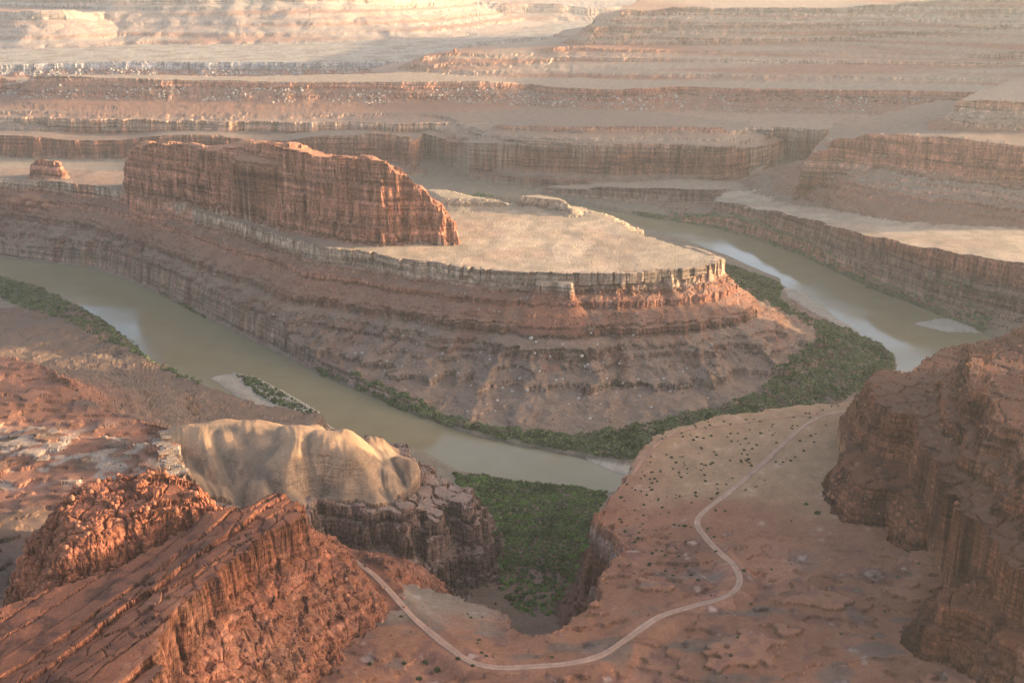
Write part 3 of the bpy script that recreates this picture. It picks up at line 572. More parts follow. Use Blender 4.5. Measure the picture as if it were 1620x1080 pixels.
    soil = mixc(soil, C(.46, .33, .25), sstep(.7, 1.1, n2 + .5 * n3) * .45)
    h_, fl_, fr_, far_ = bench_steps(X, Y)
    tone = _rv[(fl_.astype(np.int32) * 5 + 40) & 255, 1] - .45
    soil = soil * (1 + far_ * (.75 * tone - .35 * sstep(.86, .93, fr_)))[..., None]  # random tone per step; dark riser line stands in for ledge shade
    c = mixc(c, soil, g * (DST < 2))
    c = mixc(c, mixc(np.broadcast_to(C(.30, .2, .15), c.shape), DRED, sstep(112, 92, Zz)), g * (DST >= 2) * .8)
    g = is_('fin', 'knob', 'hill_right', 'hill_upper', 'spur_right', 'outcrop_right')
    rock = mixc(np.broadcast_to(C(.28, .098, .052), c.shape), C(.11, .042, .028), sstep(-.1, .6, n2 + .4 * n3))
    rock = mixc(rock, C(.37, .155, .088), sstep(.3, .8, n1 + .5 * n3) * .7)
    c = mixc(c, rock, g * .95)
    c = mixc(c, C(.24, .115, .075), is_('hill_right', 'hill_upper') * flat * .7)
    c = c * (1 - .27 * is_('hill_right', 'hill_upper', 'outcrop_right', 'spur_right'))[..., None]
    c = mixc(c, C(.40, .135, .07), is_('knob') * .5)
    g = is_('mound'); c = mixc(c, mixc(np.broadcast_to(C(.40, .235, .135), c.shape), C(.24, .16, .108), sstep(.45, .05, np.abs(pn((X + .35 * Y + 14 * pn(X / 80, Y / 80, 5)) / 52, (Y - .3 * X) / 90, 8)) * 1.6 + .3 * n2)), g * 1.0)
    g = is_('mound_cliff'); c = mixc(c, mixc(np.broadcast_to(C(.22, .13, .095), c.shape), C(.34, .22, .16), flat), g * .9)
    g = is_('bench_left')
    soil = mixc(np.broadcast_to(C(.27, .115, .07), c.shape), C(.17, .10, .07), sstep(-.1, .4, n1))
    soil = mixc(soil, C(.20, .13, .088), sstep(110, 70, Zz) * .85)  # lower slope darkened in its colour in place of cloud shadow
    soil = mixc(soil, C(.12, .08, .06), sstep(.2, .6, n2 + .5 * pn(Zz / 6, X / 300, 12)) * sstep(110, 80, Zz) * .6)
    soil = soil * (1 + (DST < -2) * (.8 * tone - .35 * sstep(.86, .93, fr_)))[..., None]  # step tones again, with shade painted along the risers
    soil = mixc(soil, C(.38, .29, .22), .75 * sstep(.1, .4, n2 + .8 * pn(Zz / 5, X / 200, 7)) * sstep(1190, 1120, Y) * sstep(980, 1010, Y))
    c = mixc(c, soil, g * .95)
    # pale sandstone or dark mudstone beds, plus shade painted into the recess under each ledge
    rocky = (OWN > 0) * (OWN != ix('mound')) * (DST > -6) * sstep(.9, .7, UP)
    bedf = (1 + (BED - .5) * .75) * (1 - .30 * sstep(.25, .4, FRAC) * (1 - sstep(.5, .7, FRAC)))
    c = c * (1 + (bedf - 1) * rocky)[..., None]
    # general mottling
    c = c * (1 + .16 * n2 + .10 * n3)[..., None]
    return np.clip(c, .01, .85)
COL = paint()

# ------------------------------------------------------------------ materials
def nn(t, kind, **kw):
    n = t.nodes.new(kind)
    for k, v in kw.items(): setattr(n, k, v)
    return n

def rock_material(name, strata=.35, bump=1.0, fine=.35, rough=.95, bumpscale=1.0, bed=1.0):
    m = bpy.data.materials.new(name); m.use_nodes = True
    t = m.node_tree; L = t.links.new
    b = t.nodes['Principled BSDF']
    b.inputs['Roughness'].default_value = rough
    b.inputs['Specular IOR Level'].default_value = .12
    at = nn(t, 'ShaderNodeAttribute', attribute_name='col')
    geo = nn(t, 'ShaderNodeNewGeometry')
    # grain
    n1 = nn(t, 'ShaderNodeTexNoise'); n1.inputs['Scale'].default_value = .22 * bumpscale; n1.inputs['Detail'].default_value = 8; n1.inputs['Roughness'].default_value = .68
    L(geo.outputs['Position'], n1.inputs['Vector'])
    # beds: noise squeezed vertically
    mp = nn(t, 'ShaderNodeMapping'); mp.inputs['Scale'].default_value = (.004 * bed, .004 * bed, .14 * bed)
    L(geo.outputs['Position'], mp.inputs['Vector'])
    n2 = nn(t, 'ShaderNodeTexNoise'); n2.inputs['Scale'].default_value = 1.0; n2.inputs['Detail'].default_value = 6; n2.inputs['Roughness'].default_value = .7; n2.inputs['Distortion'].default_value = .3
    L(mp.outputs['Vector'], n2.inputs['Vector'])
    # vertical desert-varnish streaks
    mp3 = nn(t, 'ShaderNodeMapping'); mp3.inputs['Scale'].default_value = (.10 * bed, .10 * bed, .007 * bed)
    L(geo.outputs['Position'], mp3.inputs['Vector'])
    n3 = nn(t, 'ShaderNodeTexNoise'); n3.inputs['Scale'].default_value = 1.0; n3.inputs['Detail'].default_value = 5; n3.inputs['Roughness'].default_value = .65
    L(mp3.outputs['Vector'], n3.inputs['Vector'])
    sep = nn(t, 'ShaderNodeSeparateXYZ'); L(geo.outputs['Normal'], sep.inputs[0])
    steep = nn(t, 'ShaderNodeMapRange'); steep.inputs['From Min'].default_value = .85; steep.inputs['From Max'].default_value = .45
    L(sep.outputs['Z'], steep.inputs['Value'])
    def centred(src, lo, hi):
        r = nn(t, 'ShaderNodeMapRange'); r.inputs['From Min'].default_value = .36; r.inputs['From Max'].default_value = .64
        r.inputs['To Min'].default_value = lo; r.inputs['To Max'].default_value = hi
        L(src, r.inputs['Value']); return r.outputs[0]
    g0 = centred(n1.outputs['Fac'], 1 - fine, 1 + fine); g1 = centred(n1.outputs['Fac'], 1 - fine * .35, 1 + fine * .35)
    gm = nn(t, 'ShaderNodeMix', data_type='FLOAT'); L(steep.outputs[0], gm.inputs['Factor']); L(g1, gm.inputs['A']); L(g0, gm.inputs['B'])
    g = gm.outputs['Result']
    s = centred(n2.outputs['Fac'], 1 - strata, 1 + strata)
    v = centred(n3.outputs['Fac'], 1 - strata * .8, 1 + strata * .6)
    sv = nn(t, 'ShaderNodeMath', operation='MULTIPLY'); L(s, sv.inputs[0]); L(v, sv.inputs[1])
    sm = nn(t, 'ShaderNodeMix', data_type='FLOAT'); sm.inputs['A'].default_value = 1.0
    L(steep.outputs[0], sm.inputs['Factor']); L(sv.outputs[0], sm.inputs['B'])
    f = nn(t, 'ShaderNodeMath', operation='MULTIPLY'); L(g, f.inputs[0]); L(sm.outputs['Result'], f.inputs[1])
    mul = nn(t, 'ShaderNodeVectorMath', operation='SCALE'); L(at.outputs['Color'], mul.inputs[0]); L(f.outputs[0], mul.inputs['Scale'])
    L(mul.outputs[0], b.inputs['Base Color'])
    # relief
    add = nn(t, 'ShaderNodeMath', operation='ADD'); L(n1.outputs['Fac'], add.inputs[0])
    h2 = nn(t, 'ShaderNodeMath', operation='MULTIPLY'); L(sm.outputs['Result'], h2.inputs[0]); h2.inputs[1].default_value = .5
    L(h2.outputs[0], add.inputs[1])
    bp = nn(t, 'ShaderNodeBump'); bp.inputs['Strength'].default_value = .8; bp.inputs['Distance'].default_value = 2.2 * bump
    L(add.outputs[0], bp.inputs['Height']); L(bp.outputs[0], b.inputs['Normal'])
    return m

M_ROCK = rock_material('layered_rock', .5, 1.4, .42)
M_FAR = rock_material('distant_rock', .45, 5, .35, bumpscale=.35, bed=.4)
M_NEAR = rock_material('red_sandstone', .5, .8, .42, bumpscale=1.8, bed=2.2)
M_SOIL = rock_material('desert_soil', .35, .5, .42, bumpscale=1.8, bed=2)
M_SOFT = rock_material('clay_mound', .3, .55, .36, bumpscale=2.4, bed=2.5)

def tag(o, label, cat=None, group=None, kind=None):
    o['label'] = label
    if cat: o['category'] = cat
    if group: o['group'] = group
    if kind: o['kind'] = kind
    return o

def mesh_from(name, V, Fq, mat, colors=None, smooth=False):
    me = bpy.data.meshes.new(name)
    V = np.asarray(V, np.float32); Fq = np.asarray(Fq, np.int32)
    k = Fq.shape[1]
    me.vertices.add(len(V)); me.vertices.foreach_set('co', V.ravel())
    me.loops.add(Fq.size); me.loops.foreach_set('vertex_index', Fq.ravel())
    me.polygons.add(len(Fq)); me.polygons.foreach_set('loop_start', np.arange(0, Fq.size, k, dtype=np.int32))
    me.update(calc_edges=True)
    me.polygons.foreach_set('use_smooth', np.broadcast_to(np.asarray(smooth, bool), (len(Fq),)).copy())
    if colors is not None:
        a = me.attributes.new('col', 'FLOAT_COLOR', 'POINT')
        cc = np.ones((len(V), 4), np.float32); cc[:, :3] = colors
        a.data.foreach_set('color', cc.ravel())
    me.materials.append(mat)
    o = bpy.data.objects.new(name, me); col.objects.link(o)
    return o

# ------------------------------------------------------------------ terrain objects: one per landform
nr, nc = GX.shape
idx = np.arange(nr * nc).reshape(nr, nc)
quads = np.stack([idx[:-1, :-1], idx[:-1, 1:], idx[1:, 1:], idx[1:, :-1]], -1).reshape(-1, 4)
qown = OWN[:-1, :-1].ravel()
FLATQ = ((np.minimum.reduce([UP[:-1, :-1], UP[1:, :-1], UP[:-1, 1:], UP[1:, 1:]]) > .93) & (GY[:-1, :-1] > 1000)).ravel()
PV = np.stack([GX, GY, GZ], -1).reshape(-1, 3)
PC = COL.reshape(-1, 3)
INFO = {
 'ground': ('ground', 'sandy brown valley floor beside the muddy river', 'ground', M_SOIL),
 'plateau': ('plateau', 'flat pale plateau with blocky tan rim and banded red slopes inside the river bend', 'plateau', M_ROCK),
 'block': ('cliff', 'square pale block jutting out below the rim of the plateau', 'cliff', M_ROCK),
 'butte': ('butte', 'long dark red butte with sunlit right end on the plateau', 'butte', M_ROCK),
 'block_butte': ('cliff', 'low sunlit cap block on top of the long red butte', 'cliff', M_ROCK),
 'ridge_block': ('butte', 'small isolated red rock block on the ridge left of the long butte', 'butte', M_ROCK),
 'knoll_back': ('hill', 'pale rounded knoll with small cliff on the back of the plateau', 'hill', M_ROCK),
 'knoll_left': ('hill', 'low pale knoll on the plateau just behind the end of the butte', 'hill', M_ROCK),
 'bench_right': ('cliff', 'straight tan cliff and flat bench along the far right river bank', 'cliff', M_ROCK),
 'mesa_right': ('mesa', 'broad red mesa with talus skirt above the right river bench', 'mesa', M_ROCK),
 'tier_right': ('mesa', 'small upper tier with pale rim on the red mesa at the right edge', 'mesa', M_ROCK),
 'bench_mid': ('cliff', 'low cliff and bench across the river behind the plateau', 'cliff', M_ROCK),
 'cliff_mid': ('cliff', 'hazy red cliff band with streaked face behind the plateau', 'cliff', M_ROCK),
 'tier_mid': ('cliff', 'thin stepped ledges on top of the hazy red cliff band', 'cliff', M_ROCK),
 'rim_mesa': ('mesa', 'wide bench with thin pale rim and white rubble slope below it', 'mesa', M_ROCK),
 'butte_far': ('mesa', 'lower step of the hazy stepped mesa, tapering to a point at its left', 'mesa', M_ROCK),
 'mesa_far': ('mesa', 'tall flat-topped hazy mesa at the upper right', 'mesa', M_FAR),
 'bench_far': ('plateau', 'pale distant plain with grey cliff edge at the upper left', 'plateau', M_FAR),
 'mesa_left_far': ('mesa', 'low hazy mesa in the top left corner', 'mesa', M_FAR),
 'mesa_back': ('mesa', 'pale sloping hazy mesa along the top left edge', 'mesa', M_FAR),
 'mesa_back_two': ('mesa', 'faint bluish mesa beyond the tall flat-topped one', 'mesa', M_FAR),
 'mesa_horizon': ('mesa', 'faintest line of mesas at the horizon', 'mesa', M_FAR),
 'mesa_overlook': ('mesa', 'unseen mesa wall added at the right, shaped to shade the near ground', 'mesa', M_FAR),
 'mesa_west': ('mesa', 'unseen mesa wall added beyond the right edge to shade the far canyon', 'mesa', M_FAR),
 'bench_left': ('terrain', 'red and white ledged slope on the near left river bank', 'terrain', M_NEAR),
 'mound': ('hill', 'smooth sunlit tan clay mound with rounded spurs', 'hill', M_SOFT),
 'mound_cliff': ('cliff', 'dark banded cliff below the smooth clay mound', 'cliff', M_NEAR),
 'bench_near': ('terrain', 'reddish bench crossed by the dirt road', 'terrain', M_SOIL),
 'outcrop_right': ('cliff', 'rubbly red outcrop at the foot of the dark right-hand hill', 'cliff', M_NEAR),
 'spur_right': ('cliff', 'dark red rock spur in the lower right corner', 'cliff', M_NEAR),
 'hill_right': ('hill', 'dark red cliffed hill at the right edge above the road', 'hill', M_NEAR),
 'hill_upper': ('hill', 'rubble strewn upper slope of the dark right-hand hill', 'hill', M_NEAR),
 'knob': ('hill', 'knobbly orange rock knob lit by low sun at lower left', 'hill', M_NEAR),
 'fin': ('cliff', 'slanting red slickrock fin with cracked slabs at lower left', 'cliff', M_NEAR),
}
OBJ = {}
for i, key in enumerate(NAMES):
    sel = quads[qown == i]
    if not len(sel): continue
    u, inv = np.unique(sel, return_inverse=True)
    nm, lab, cat, mat = INFO[key]
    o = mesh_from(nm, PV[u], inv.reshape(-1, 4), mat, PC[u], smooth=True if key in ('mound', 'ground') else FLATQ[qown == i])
    OBJ[key] = tag(o, lab, cat, kind='structure')

def ground_z(x, y):
    x = np.atleast_1d(np.asarray(x, np.float32)); y = np.atleast_1d(np.asarray(y, np.float32))
    return height(x, y)

# ------------------------------------------------------------------ helpers for scattered pieces
def in_poly(x, y, poly):
    ins = np.zeros(x.shape, bool); n = len(poly)
    for i in range(n):
        ax, ay = poly[i][0], poly[i][1]; bx, by = poly[(i + 1) % n][0], poly[(i + 1) % n][1]
        if abs(by - ay) > 1e-6:
            ins ^= ((y >= ay) != (y >= by)) & (x < ax + (y - ay) / (by - ay) * (bx - ax))
    return ins

def scatter(poly, n, edge_noise=0.0):
    P = np.array([p[:2] for p in poly], np.float32)
    lo, hi = P.min(0), P.max(0)
    x = rng.uniform(lo[0], hi[0], n * 12).astype(np.float32); y = rng.uniform(lo[1], hi[1], n * 12).astype(np.float32)
    jx = x + edge_noise * pn(x / 30, y / 30, 301); jy = y + edge_noise * pn(x / 30, y / 30, 302)
    k = np.nonzero(in_poly(jx, jy, poly))[0][:n]
    return x[k], y[k]

def plain(name, rgb, rough=.9, var=.3, scale=.5, bump=0.0, use_attr=False, spec=.15):
    m = bpy.data.materials.new(name); m.use_nodes = True
    t = m.node_tree; L = t.links.new; b = t.nodes['Principled BSDF']
    b.inputs['Roughness'].default_value = rough; b.inputs['Specular IOR Level'].default_value = spec
    geo = nn(t, 'ShaderNodeNewGeometry')
    n1 = nn(t, 'ShaderNodeTexNoise'); n1.inputs['Scale'].default_value = scale; n1.inputs['Detail'].default_value = 6; n1.inputs['Roughness'].default_value = .65
    L(geo.outputs['Position'], n1.inputs['Vector'])
    r = nn(t, 'ShaderNodeMapRange'); r.inputs['From Min'].default_value = .3; r.inputs['From Max'].default_value = .7
    r.inputs['To Min'].default_value = 1 - var; r.inputs['To Max'].default_value = 1 + var
    L(n1.outputs['Fac'], r.inputs['Value'])
    s = nn(t, 'ShaderNodeVectorMath', operation='SCALE'); L(r.outputs[0], s.inputs['Scale'])
    if use_attr:
        a = nn(t, 'ShaderNodeAttribute', attribute_name='col'); L(a.outputs['Color'], s.inputs[0])
    else:
        s.inputs[0].default_value = rgb
    L(s.outputs[0], b.inputs['Base Color'])
    if bump:
        bp = nn(t, 'ShaderNodeBump'); bp.inputs['Distance'].default_value = bump
        L(n1.outputs['Fac'], bp.inputs['Height']); L(bp.outputs[0], b.inputs['Normal'])
    return m

# ------------------------------------------------------------------ river
def build_river():
    cs = 24.0
    gx = np.arange(-3200, 1400, cs, dtype=np.float32); gy = np.arange(1100, 3400, cs, dtype=np.float32)
    X, Y = np.meshgrid(gx, gy)
    sd = At(X, Y)(RIVER).reshape(X.shape)
    n = len(gx)
    ok = (np.minimum.reduce([sd[:-1, :-1], sd[1:, :-1], sd[:-1, 1:], sd[1:, 1:]]) < 30)
    I = np.arange(X.size).reshape(X.shape)
    q = np.stack([I[:-1, :-1], I[:-1, 1:], I[1:, 1:], I[1:, :-1]], -1)[ok]
    u, inv = np.unique(q, return_inverse=True)
    V = np.stack([X.ravel()[u], Y.ravel()[u], np.zeros(len(u))], -1)
    m = bpy.data.materials.new('muddy_water'); m.use_nodes = True
    t = m.node_tree; L = t.links.new; b = t.nodes['Principled BSDF']
    geo = nn(t, 'ShaderNodeNewGeometry')
    n0 = nn(t, 'ShaderNodeTexNoise'); n0.inputs['Scale'].default_value = .02; n0.inputs['Detail'].default_value = 3
    L(geo.outputs['Position'], n0.inputs['Vector'])
    cr = nn(t, 'ShaderNodeMix', data_type='RGBA'); cr.inputs['A'].default_value = (.235, .18, .092, 1); cr.inputs['B'].default_value = (.31, .245, .138, 1)
    L(n0.outputs['Fac'], cr.inputs['Factor']); L(cr.outputs['Result'], b.inputs['Base Color'])
    b.inputs['IOR'].default_value = 1.33
    b.inputs['Specular IOR Level'].default_value = .3
    rr = nn(t, 'ShaderNodeMapRange'); rr.inputs['From Min'].default_value = .42; rr.inputs['From Max'].default_value = .62; rr.inputs['To Min'].default_value = .03; rr.inputs['To Max'].default_value = .2
    n3 = nn(t, 'ShaderNodeTexNoise'); n3.inputs['Scale'].default_value = .006; n3.inputs['Detail'].default_value = 2
    L(geo.outputs['Position'], n3.inputs['Vector']); L(n3.outputs['Fac'], rr.inputs['Value']); L(rr.outputs[0], b.inputs['Roughness'])
    n2 = nn(t, 'ShaderNodeTexNoise'); n2.inputs['Scale'].default_value = .22; n2.inputs['Detail'].default_value = 4
    L(geo.outputs['Position'], n2.inputs['Vector'])
    bp = nn(t, 'ShaderNodeBump'); bp.inputs['Strength'].default_value = .25; bp.inputs['Distance'].default_value = .25
    L(n2.outputs['Fac'], bp.inputs['Height']); L(bp.outputs[0], b.inputs['Normal'])
    o = mesh_from('river', V, inv.reshape(-1, 4), m, smooth=True)
    tag(o, 'wide muddy olive brown river winding round the plateau', 'river', kind='structure')
build_river()

# ------------------------------------------------------------------ dirt roads
def smooth_path(P, step):
    P = np.array([p[:2] for p in P], np.float64)
    Q = []
    for i in range(len(P) - 1):
        p0, p1, p2, p3 = P[max(i - 1, 0)], P[i], P[i + 1], P[min(i + 2, len(P) - 1)]
        n = max(2, int(np.linalg.norm(p2 - p1) / step))
        for t in np.linspace(0, 1, n, endpoint=False):
            Q.append(.5 * ((2 * p1) + (-p0 + p2) * t + (2 * p0 - 5 * p1 + 4 * p2 - p3) * t * t + (-p0 + 3 * p1 - 3 * p2 + p3) * t ** 3))
    Q.append(P[-1])
    return np.array(Q)

def build_road(key, k, half, name, label, rgb):
    Q = smooth_path(WORLD[key], 4.0)
    T = np.gradient(Q, axis=0); T /= np.linalg.norm(T, axis=1, keepdims=True)
    N = np.stack([-T[:, 1], T[:, 0]], 1)
    off = np.array([-1.25, -1, -.62, -.35, 0, .35, .62, 1, 1.25]) * half
    hgt = np.array([-.5, .16, .02, .05, .16, .05, .02, .16, -.5])
    w = 1 + .3 * pn(np.arange(len(Q)) / 9.0, np.zeros(len(Q)), 5)
    X = Q[:, :1] + N[:, :1] * off * w[:, None]; Y = Q[:, 1:] + N[:, 1:] * off * w[:, None]
    g, *_ = ground_z(Q[:, 0], Q[:, 1])
    ker = np.hanning(9); ker /= ker.sum()
    g = np.convolve(np.pad(g, 4, mode='edge'), ker, 'valid')
    Zr = np.maximum(g[:, None], 0) + .22 + hgt[None, :] + .05 * pn(X / 3, Y / 3, 9)
    n, c = X.shape
    I = np.arange(n * c).reshape(n, c)
    q = np.stack([I[:-1, :-1], I[:-1, 1:], I[1:, 1:], I[1:, :-1]], -1).reshape(-1, 4)
    tone = np.array([.66, .78, 1.1, 1.02, .86, 1.02, 1.1, .78, .66])
    cc = np.array(rgb, np.float32)[None, None] * tone[None, :, None] * (1 + .22 * fbm(X, Y, 14, 3, 44))[..., None]
    o = mesh_from(name, np.stack([X, Y, Zr], -1).reshape(-1, 3), q, plain(name + '_dust', rgb, .95, .2, .5, .1, use_attr=True), cc.reshape(-1, 3), smooth=True)
    tag(o, label, 'road', kind='structure')
build_road('road', 0, 2.7, 'road', 'pale pink dirt road curving round the side canyon across the bench', (.46, .262, .172))
build_road('track', 1, 1.7, 'path', 'faint reddish side track along the edge of the bench', (.42, .21, .13))

# ------------------------------------------------------------------ thickets
def leaf_cloud(n, seed, flat=.75):
    """n leaf clumps as triangles on an uneven dome of radius 1"""
    r = np.random.default_rng(seed)
    a = r.uniform(0, 2 * np.pi, n); h = r.uniform(-.1, 1, n)
    rad = r.uniform(.55, 1.05, n)
    rr = np.sqrt(np.clip(1 - h * h, 0, 1)) * rad
    c = np.stack([rr * np.cos(a), rr * np.sin(a), (h * rad + .12) * flat * 1.15], 1)
    out = np.zeros((n, 3, 3))
    nv = c / (np.linalg.norm(c, axis=1, keepdims=True) + 1e-6) + r.normal(0, .5, (n, 3)); nv[:, 2] += .3
    nv /= np.linalg.norm(nv, axis=1, keepdims=True)
    t1 = np.cross(nv, r.normal(0, 1, (n, 3))); t1 /= np.linalg.norm(t1, axis=1, keepdims=True)
    t2 = np.cross(nv, t1)
    s = r.uniform(.26, .5, n)[:, None]
    out[:, 0] = c + t1 * s; out[:, 1] = c - t1 * s * .6 + t2 * s * .8; out[:, 2] = c - t1 * s * .5 - t2 * s * .8
    return out.astype(np.float32)

M_LEAF = plain('tamarisk_leaf', (.05, .08, .03), .8, .3, .4, use_attr=True)
def thicket(key, n, ntri, rad, label, shades, seed, keep=None, edge=6.0):
    r = np.random.default_rng(seed)
    x, y = scatter(WORLD[key], n, edge)
    z, own, dst, rv, wet = ground_z(x, y)
    k = (rv > -1.5) | (key == 'veg_island')
    if keep is not None: k &= keep(x, y, r)
    x, y, z = x[k], y[k], z[k]
    n = len(x)
    lib = np.stack([leaf_cloud(ntri, seed * 10 + i) for i in range(6)])
    L = lib[r.integers(0, 6, n)]
    s = (r.uniform(rad[0], rad[1], n) * (1 + .35 * pn(x / 35, y / 35, seed)))[:, None, None]
    a = r.uniform(0, 2 * np.pi, n)[:, None]
    X = (L[..., 0] * np.cos(a)[..., None] - L[..., 1] * np.sin(a)[..., None]) * s + x[:, None, None]
    Y = (L[..., 0] * np.sin(a)[..., None] + L[..., 1] * np.cos(a)[..., None]) * s + y[:, None, None]
    Zz = L[..., 2] * s * r.uniform(.8, 1.25, n)[:, None, None] + np.maximum(z, .2)[:, None, None] - .1
    V = np.stack([X, Y, Zz], -1).reshape(-1, 3)
    sh = np.array(shades, np.float32)
    t = np.clip(.5 + .9 * fbm(x, y, 45, 2, seed + 3) + r.normal(0, .16, n), 0, .999) * (len(sh) - 1)
    i = t.astype(int); f = (t - i)[:, None]
    c = sh[i] * (1 - f) + sh[np.minimum(i + 1, len(sh) - 1)] * f
    dead = (r.random(n) < .1)[:, None]; c = np.where(dead, np.array([[.16, .12, .085]], np.float32), c) * r.uniform(.65, 1.35, (n, 1))
    c = np.repeat(c[:, None, :], ntri * 3, 1) * np.repeat(r.uniform(.6, 1.5, (n, ntri, 1)), 3, 1)
    o = mesh_from('thicket', V, np.arange(len(V), dtype=np.int32).reshape(-1, 3), M_LEAF, c.reshape(-1, 3))
    return tag(o, label, 'thicket', kind='stuff')
G1, G2, G3, G4 = (.06, .082, .026), (.105, .135, .042), (.15, .158, .066), (.12, .21, .03)
thicket('veg_left', 1500, 26, (2.6, 4.8), 'dark green thicket lining the near left river bank', (G1, G2, G2, G3), 21)
thicket('veg_strip', 170, 26, (2.2, 3.8), 'short green thicket strip at the foot of the shaded cliff', (G1, G2, G3), 22)
thicket('veg_inner', 8500, 22, (2.0, 4.8), 'broad grey green thicket round the inside of the river bend', (G1, G2, G3, G3, G2), 23,
        keep=lambda x, y, r: r.random(len(x)) < .55 + .9 * (pn(x / 28, y / 28, 77) > -.25))
thicket('veg_outer', 1300, 18, (3.0, 5.0), 'narrow green thicket below the far right cliff', (G2, G3, G2), 24)
thicket('veg_canyon', 4200, 40, (1.5, 3.0), 'bright green thicket filling the mouth of the side canyon', (G1, G2, G2, G4, G3), 25,
        keep=lambda x, y, r: r.random(len(x)) < np.clip((y - 960) / 120, .42, 1))
thicket('veg_island', 330, 30, (1.8, 3.0), 'dark green thicket on the sandy island in the left river arm', (G1, G2, G2), 26, edge=2.0)
thicket('veg_back', 120, 16, (4, 7), 'small green patch of thicket behind the pale knolls', (G2, G4), 27)

# ------------------------------------------------------------------ rocks
def rock_mesh(seed, sub=1, boxy=.5):
    import bmesh
    bm = bmesh.new(); bmesh.ops.create_icosphere(bm, subdivisions=sub, radius=1)
    r = random.Random(seed); off = Vector((r.uniform(0, 90), r.uniform(0, 90), r.uniform(0, 90)))
    for v in bm.verts:
        p = v.co.copy()
        m = max(abs(p.x), abs(p.y), abs(p.z))
        p = p * (1 - boxy) + p / m * boxy * .82
        p *= 1 + .28 * mnoise.noise(p * 1.3 + off) + .12 * mnoise.noise(p * 3 + off)
        v.co = p
    V = np.array([v.co[:] for v in bm.verts], np.float32); Fq = np.array([[w.index for w in f.verts] for f in bm.faces], np.int32)
    bm.free(); return V, Fq
def rand_rot(r):
    q = r.normal(0, 1, 4); q /= np.linalg.norm(q)
    w, x, y, z = q
    return np.array([[1 - 2 * (y * y + z * z), 2 * (x * y - z * w), 2 * (x * z + y * w)], [2 * (x * y + z * w), 1 - 2 * (x * x + z * z), 2 * (y * z - x * w)], [2 * (x * z - y * w), 2 * (y * z + x * w), 1 - 2 * (x * x + y * y)]])
M_RUB = plain('rubble_rock', (.3, .2, .15), .95, .3, .6, .3, use_attr=True)
def rubble(name, x, y, size, shades, label, seed, lift=.15, sub=1):
    r = np.random.default_rng(seed)
    z, *_ = ground_z(x, y)
    lib = [rock_mesh(seed * 20 + i, sub) for i in range(6)]
    Vs, Fs, Cs, k = [], [], [], 0
    sh = np.array(shades, np.float32)
    for i in range(len(x)):
        V, Fq = lib[i % 6]
        V = (V * r.uniform(.6, 1.15, 3)) @ rand_rot(r).T * size[i] + (x[i], y[i], z[i] + lift * size[i])
        Vs.append(V); Fs.append(Fq + k); k += len(V)
        Cs.append(np.repeat((sh[r.integers(len(sh))] * r.uniform(.75, 1.2))[None], len(V), 0))
    o = mesh_from(name, np.concatenate(Vs), np.concatenate(Fs), M_RUB, np.concatenate(Cs))
    return tag(o, label, 'rubble', kind='stuff')

def pick_on(keys, box, n, dlo, dhi, seed, clump=None, extra=None):
    """random spots on given landforms within a distance band of their rims"""
    r = np.random.default_rng(seed)
    x = r.uniform(box[0], box[1], n * 30).astype(np.float32); y = r.uniform(box[2], box[3], n * 30).astype(np.float32)
    k = np.abs(x / y) < .6; x, y = x[k], y[k]
    z, own, d, rv, wet = height(x, y)
    ok = np.isin(own, [NAMES.index(q) for q in keys]) & (d > dlo) & (d < dhi)
    if clump: ok &= pn(x / clump[0], y / clump[0], seed) > clump[1]
    if extra is not None: ok &= extra(x, y, z)
    i = np.nonzero(ok)[0][:n]
    return x[i], y[i]

PALE = [(.56, .48, .41), (.42, .345, .285), (.35, .27, .215)]
REDS = [(.30, .12, .075), (.22, .09, .06), (.36, .17, .105), (.17, .075, .055)]
def sizes(n, lo, hi, seed, p=2.2): return lo + (hi - lo) * np.random.default_rng(seed).random(n) ** p
x, y = pick_on(['rim_mesa'], (-2400, 2400, 3600, 4250), 1700, 12, 95, 61, (150, -.15)); rubble('rubble', x, y, sizes(len(x), 1.6, 6.5, 61), PALE[1:], 'white blocks strewn on the slope below the thin pale rim', 61)
x, y = pick_on(['bench_far'], (-3000, 0, 4850, 5120), 300, 10, 130, 62, (250, -.05)); rubble('rubble', x, y, sizes(len(x), 3, 9, 62), PALE[1:], 'white blocks below the grey cliff of the distant plain', 62)
x, y = pick_on(['tier_right', 'mesa_right'], (700, 1700, 2550, 2950), 360, -40, 70, 63, (60, -.2)); rubble('rubble', x, y, sizes(len(x), 1.5, 5, 63), [(.42, .31, .23), (.34, .22, .16)], 'tan blocks below the upper tier of the red mesa', 63)
x, y = pick_on(['plateau'], (-420, 620, 1400, 1900), 1900, 20, 300, 64, (46, -.3)); rubble('rubble', x, y, sizes(len(x), .7, 2.4, 64, 3), PALE[1:] + [(.3, .19, .14)], 'small stones scattered over the banded slope of the plateau', 64)
x, y = pick_on(['hill_right', 'hill_upper', 'outcrop_right'], (250, 700, 780, 1250), 900, -60, 120, 65, (34, .0)); rubble('rubble', x, y, sizes(len(x), .6, 2.6, 65, 3), REDS, 'red rubble on the dark right-hand hill', 65)
x, y = pick_on(['fin', 'bench_near'], (-330, -80, 560, 880), 900, 9, 80, 66, (22, -.1)); rubble('rubble', x, y, sizes(len(x), .5, 2.3, 66, 3), REDS, 'red rubble at the foot of the slickrock fin', 66)
x, y = pick_on(['bench_near', 'spur_right'], (-200, 560, 560, 980), 500, -300, 40, 67, (30, .25)); rubble('rubble', x, y, sizes(len(x), .35, 1.3, 67, 3), REDS + [(.42, .3, .24)], 'loose stones on the reddish bench', 67)
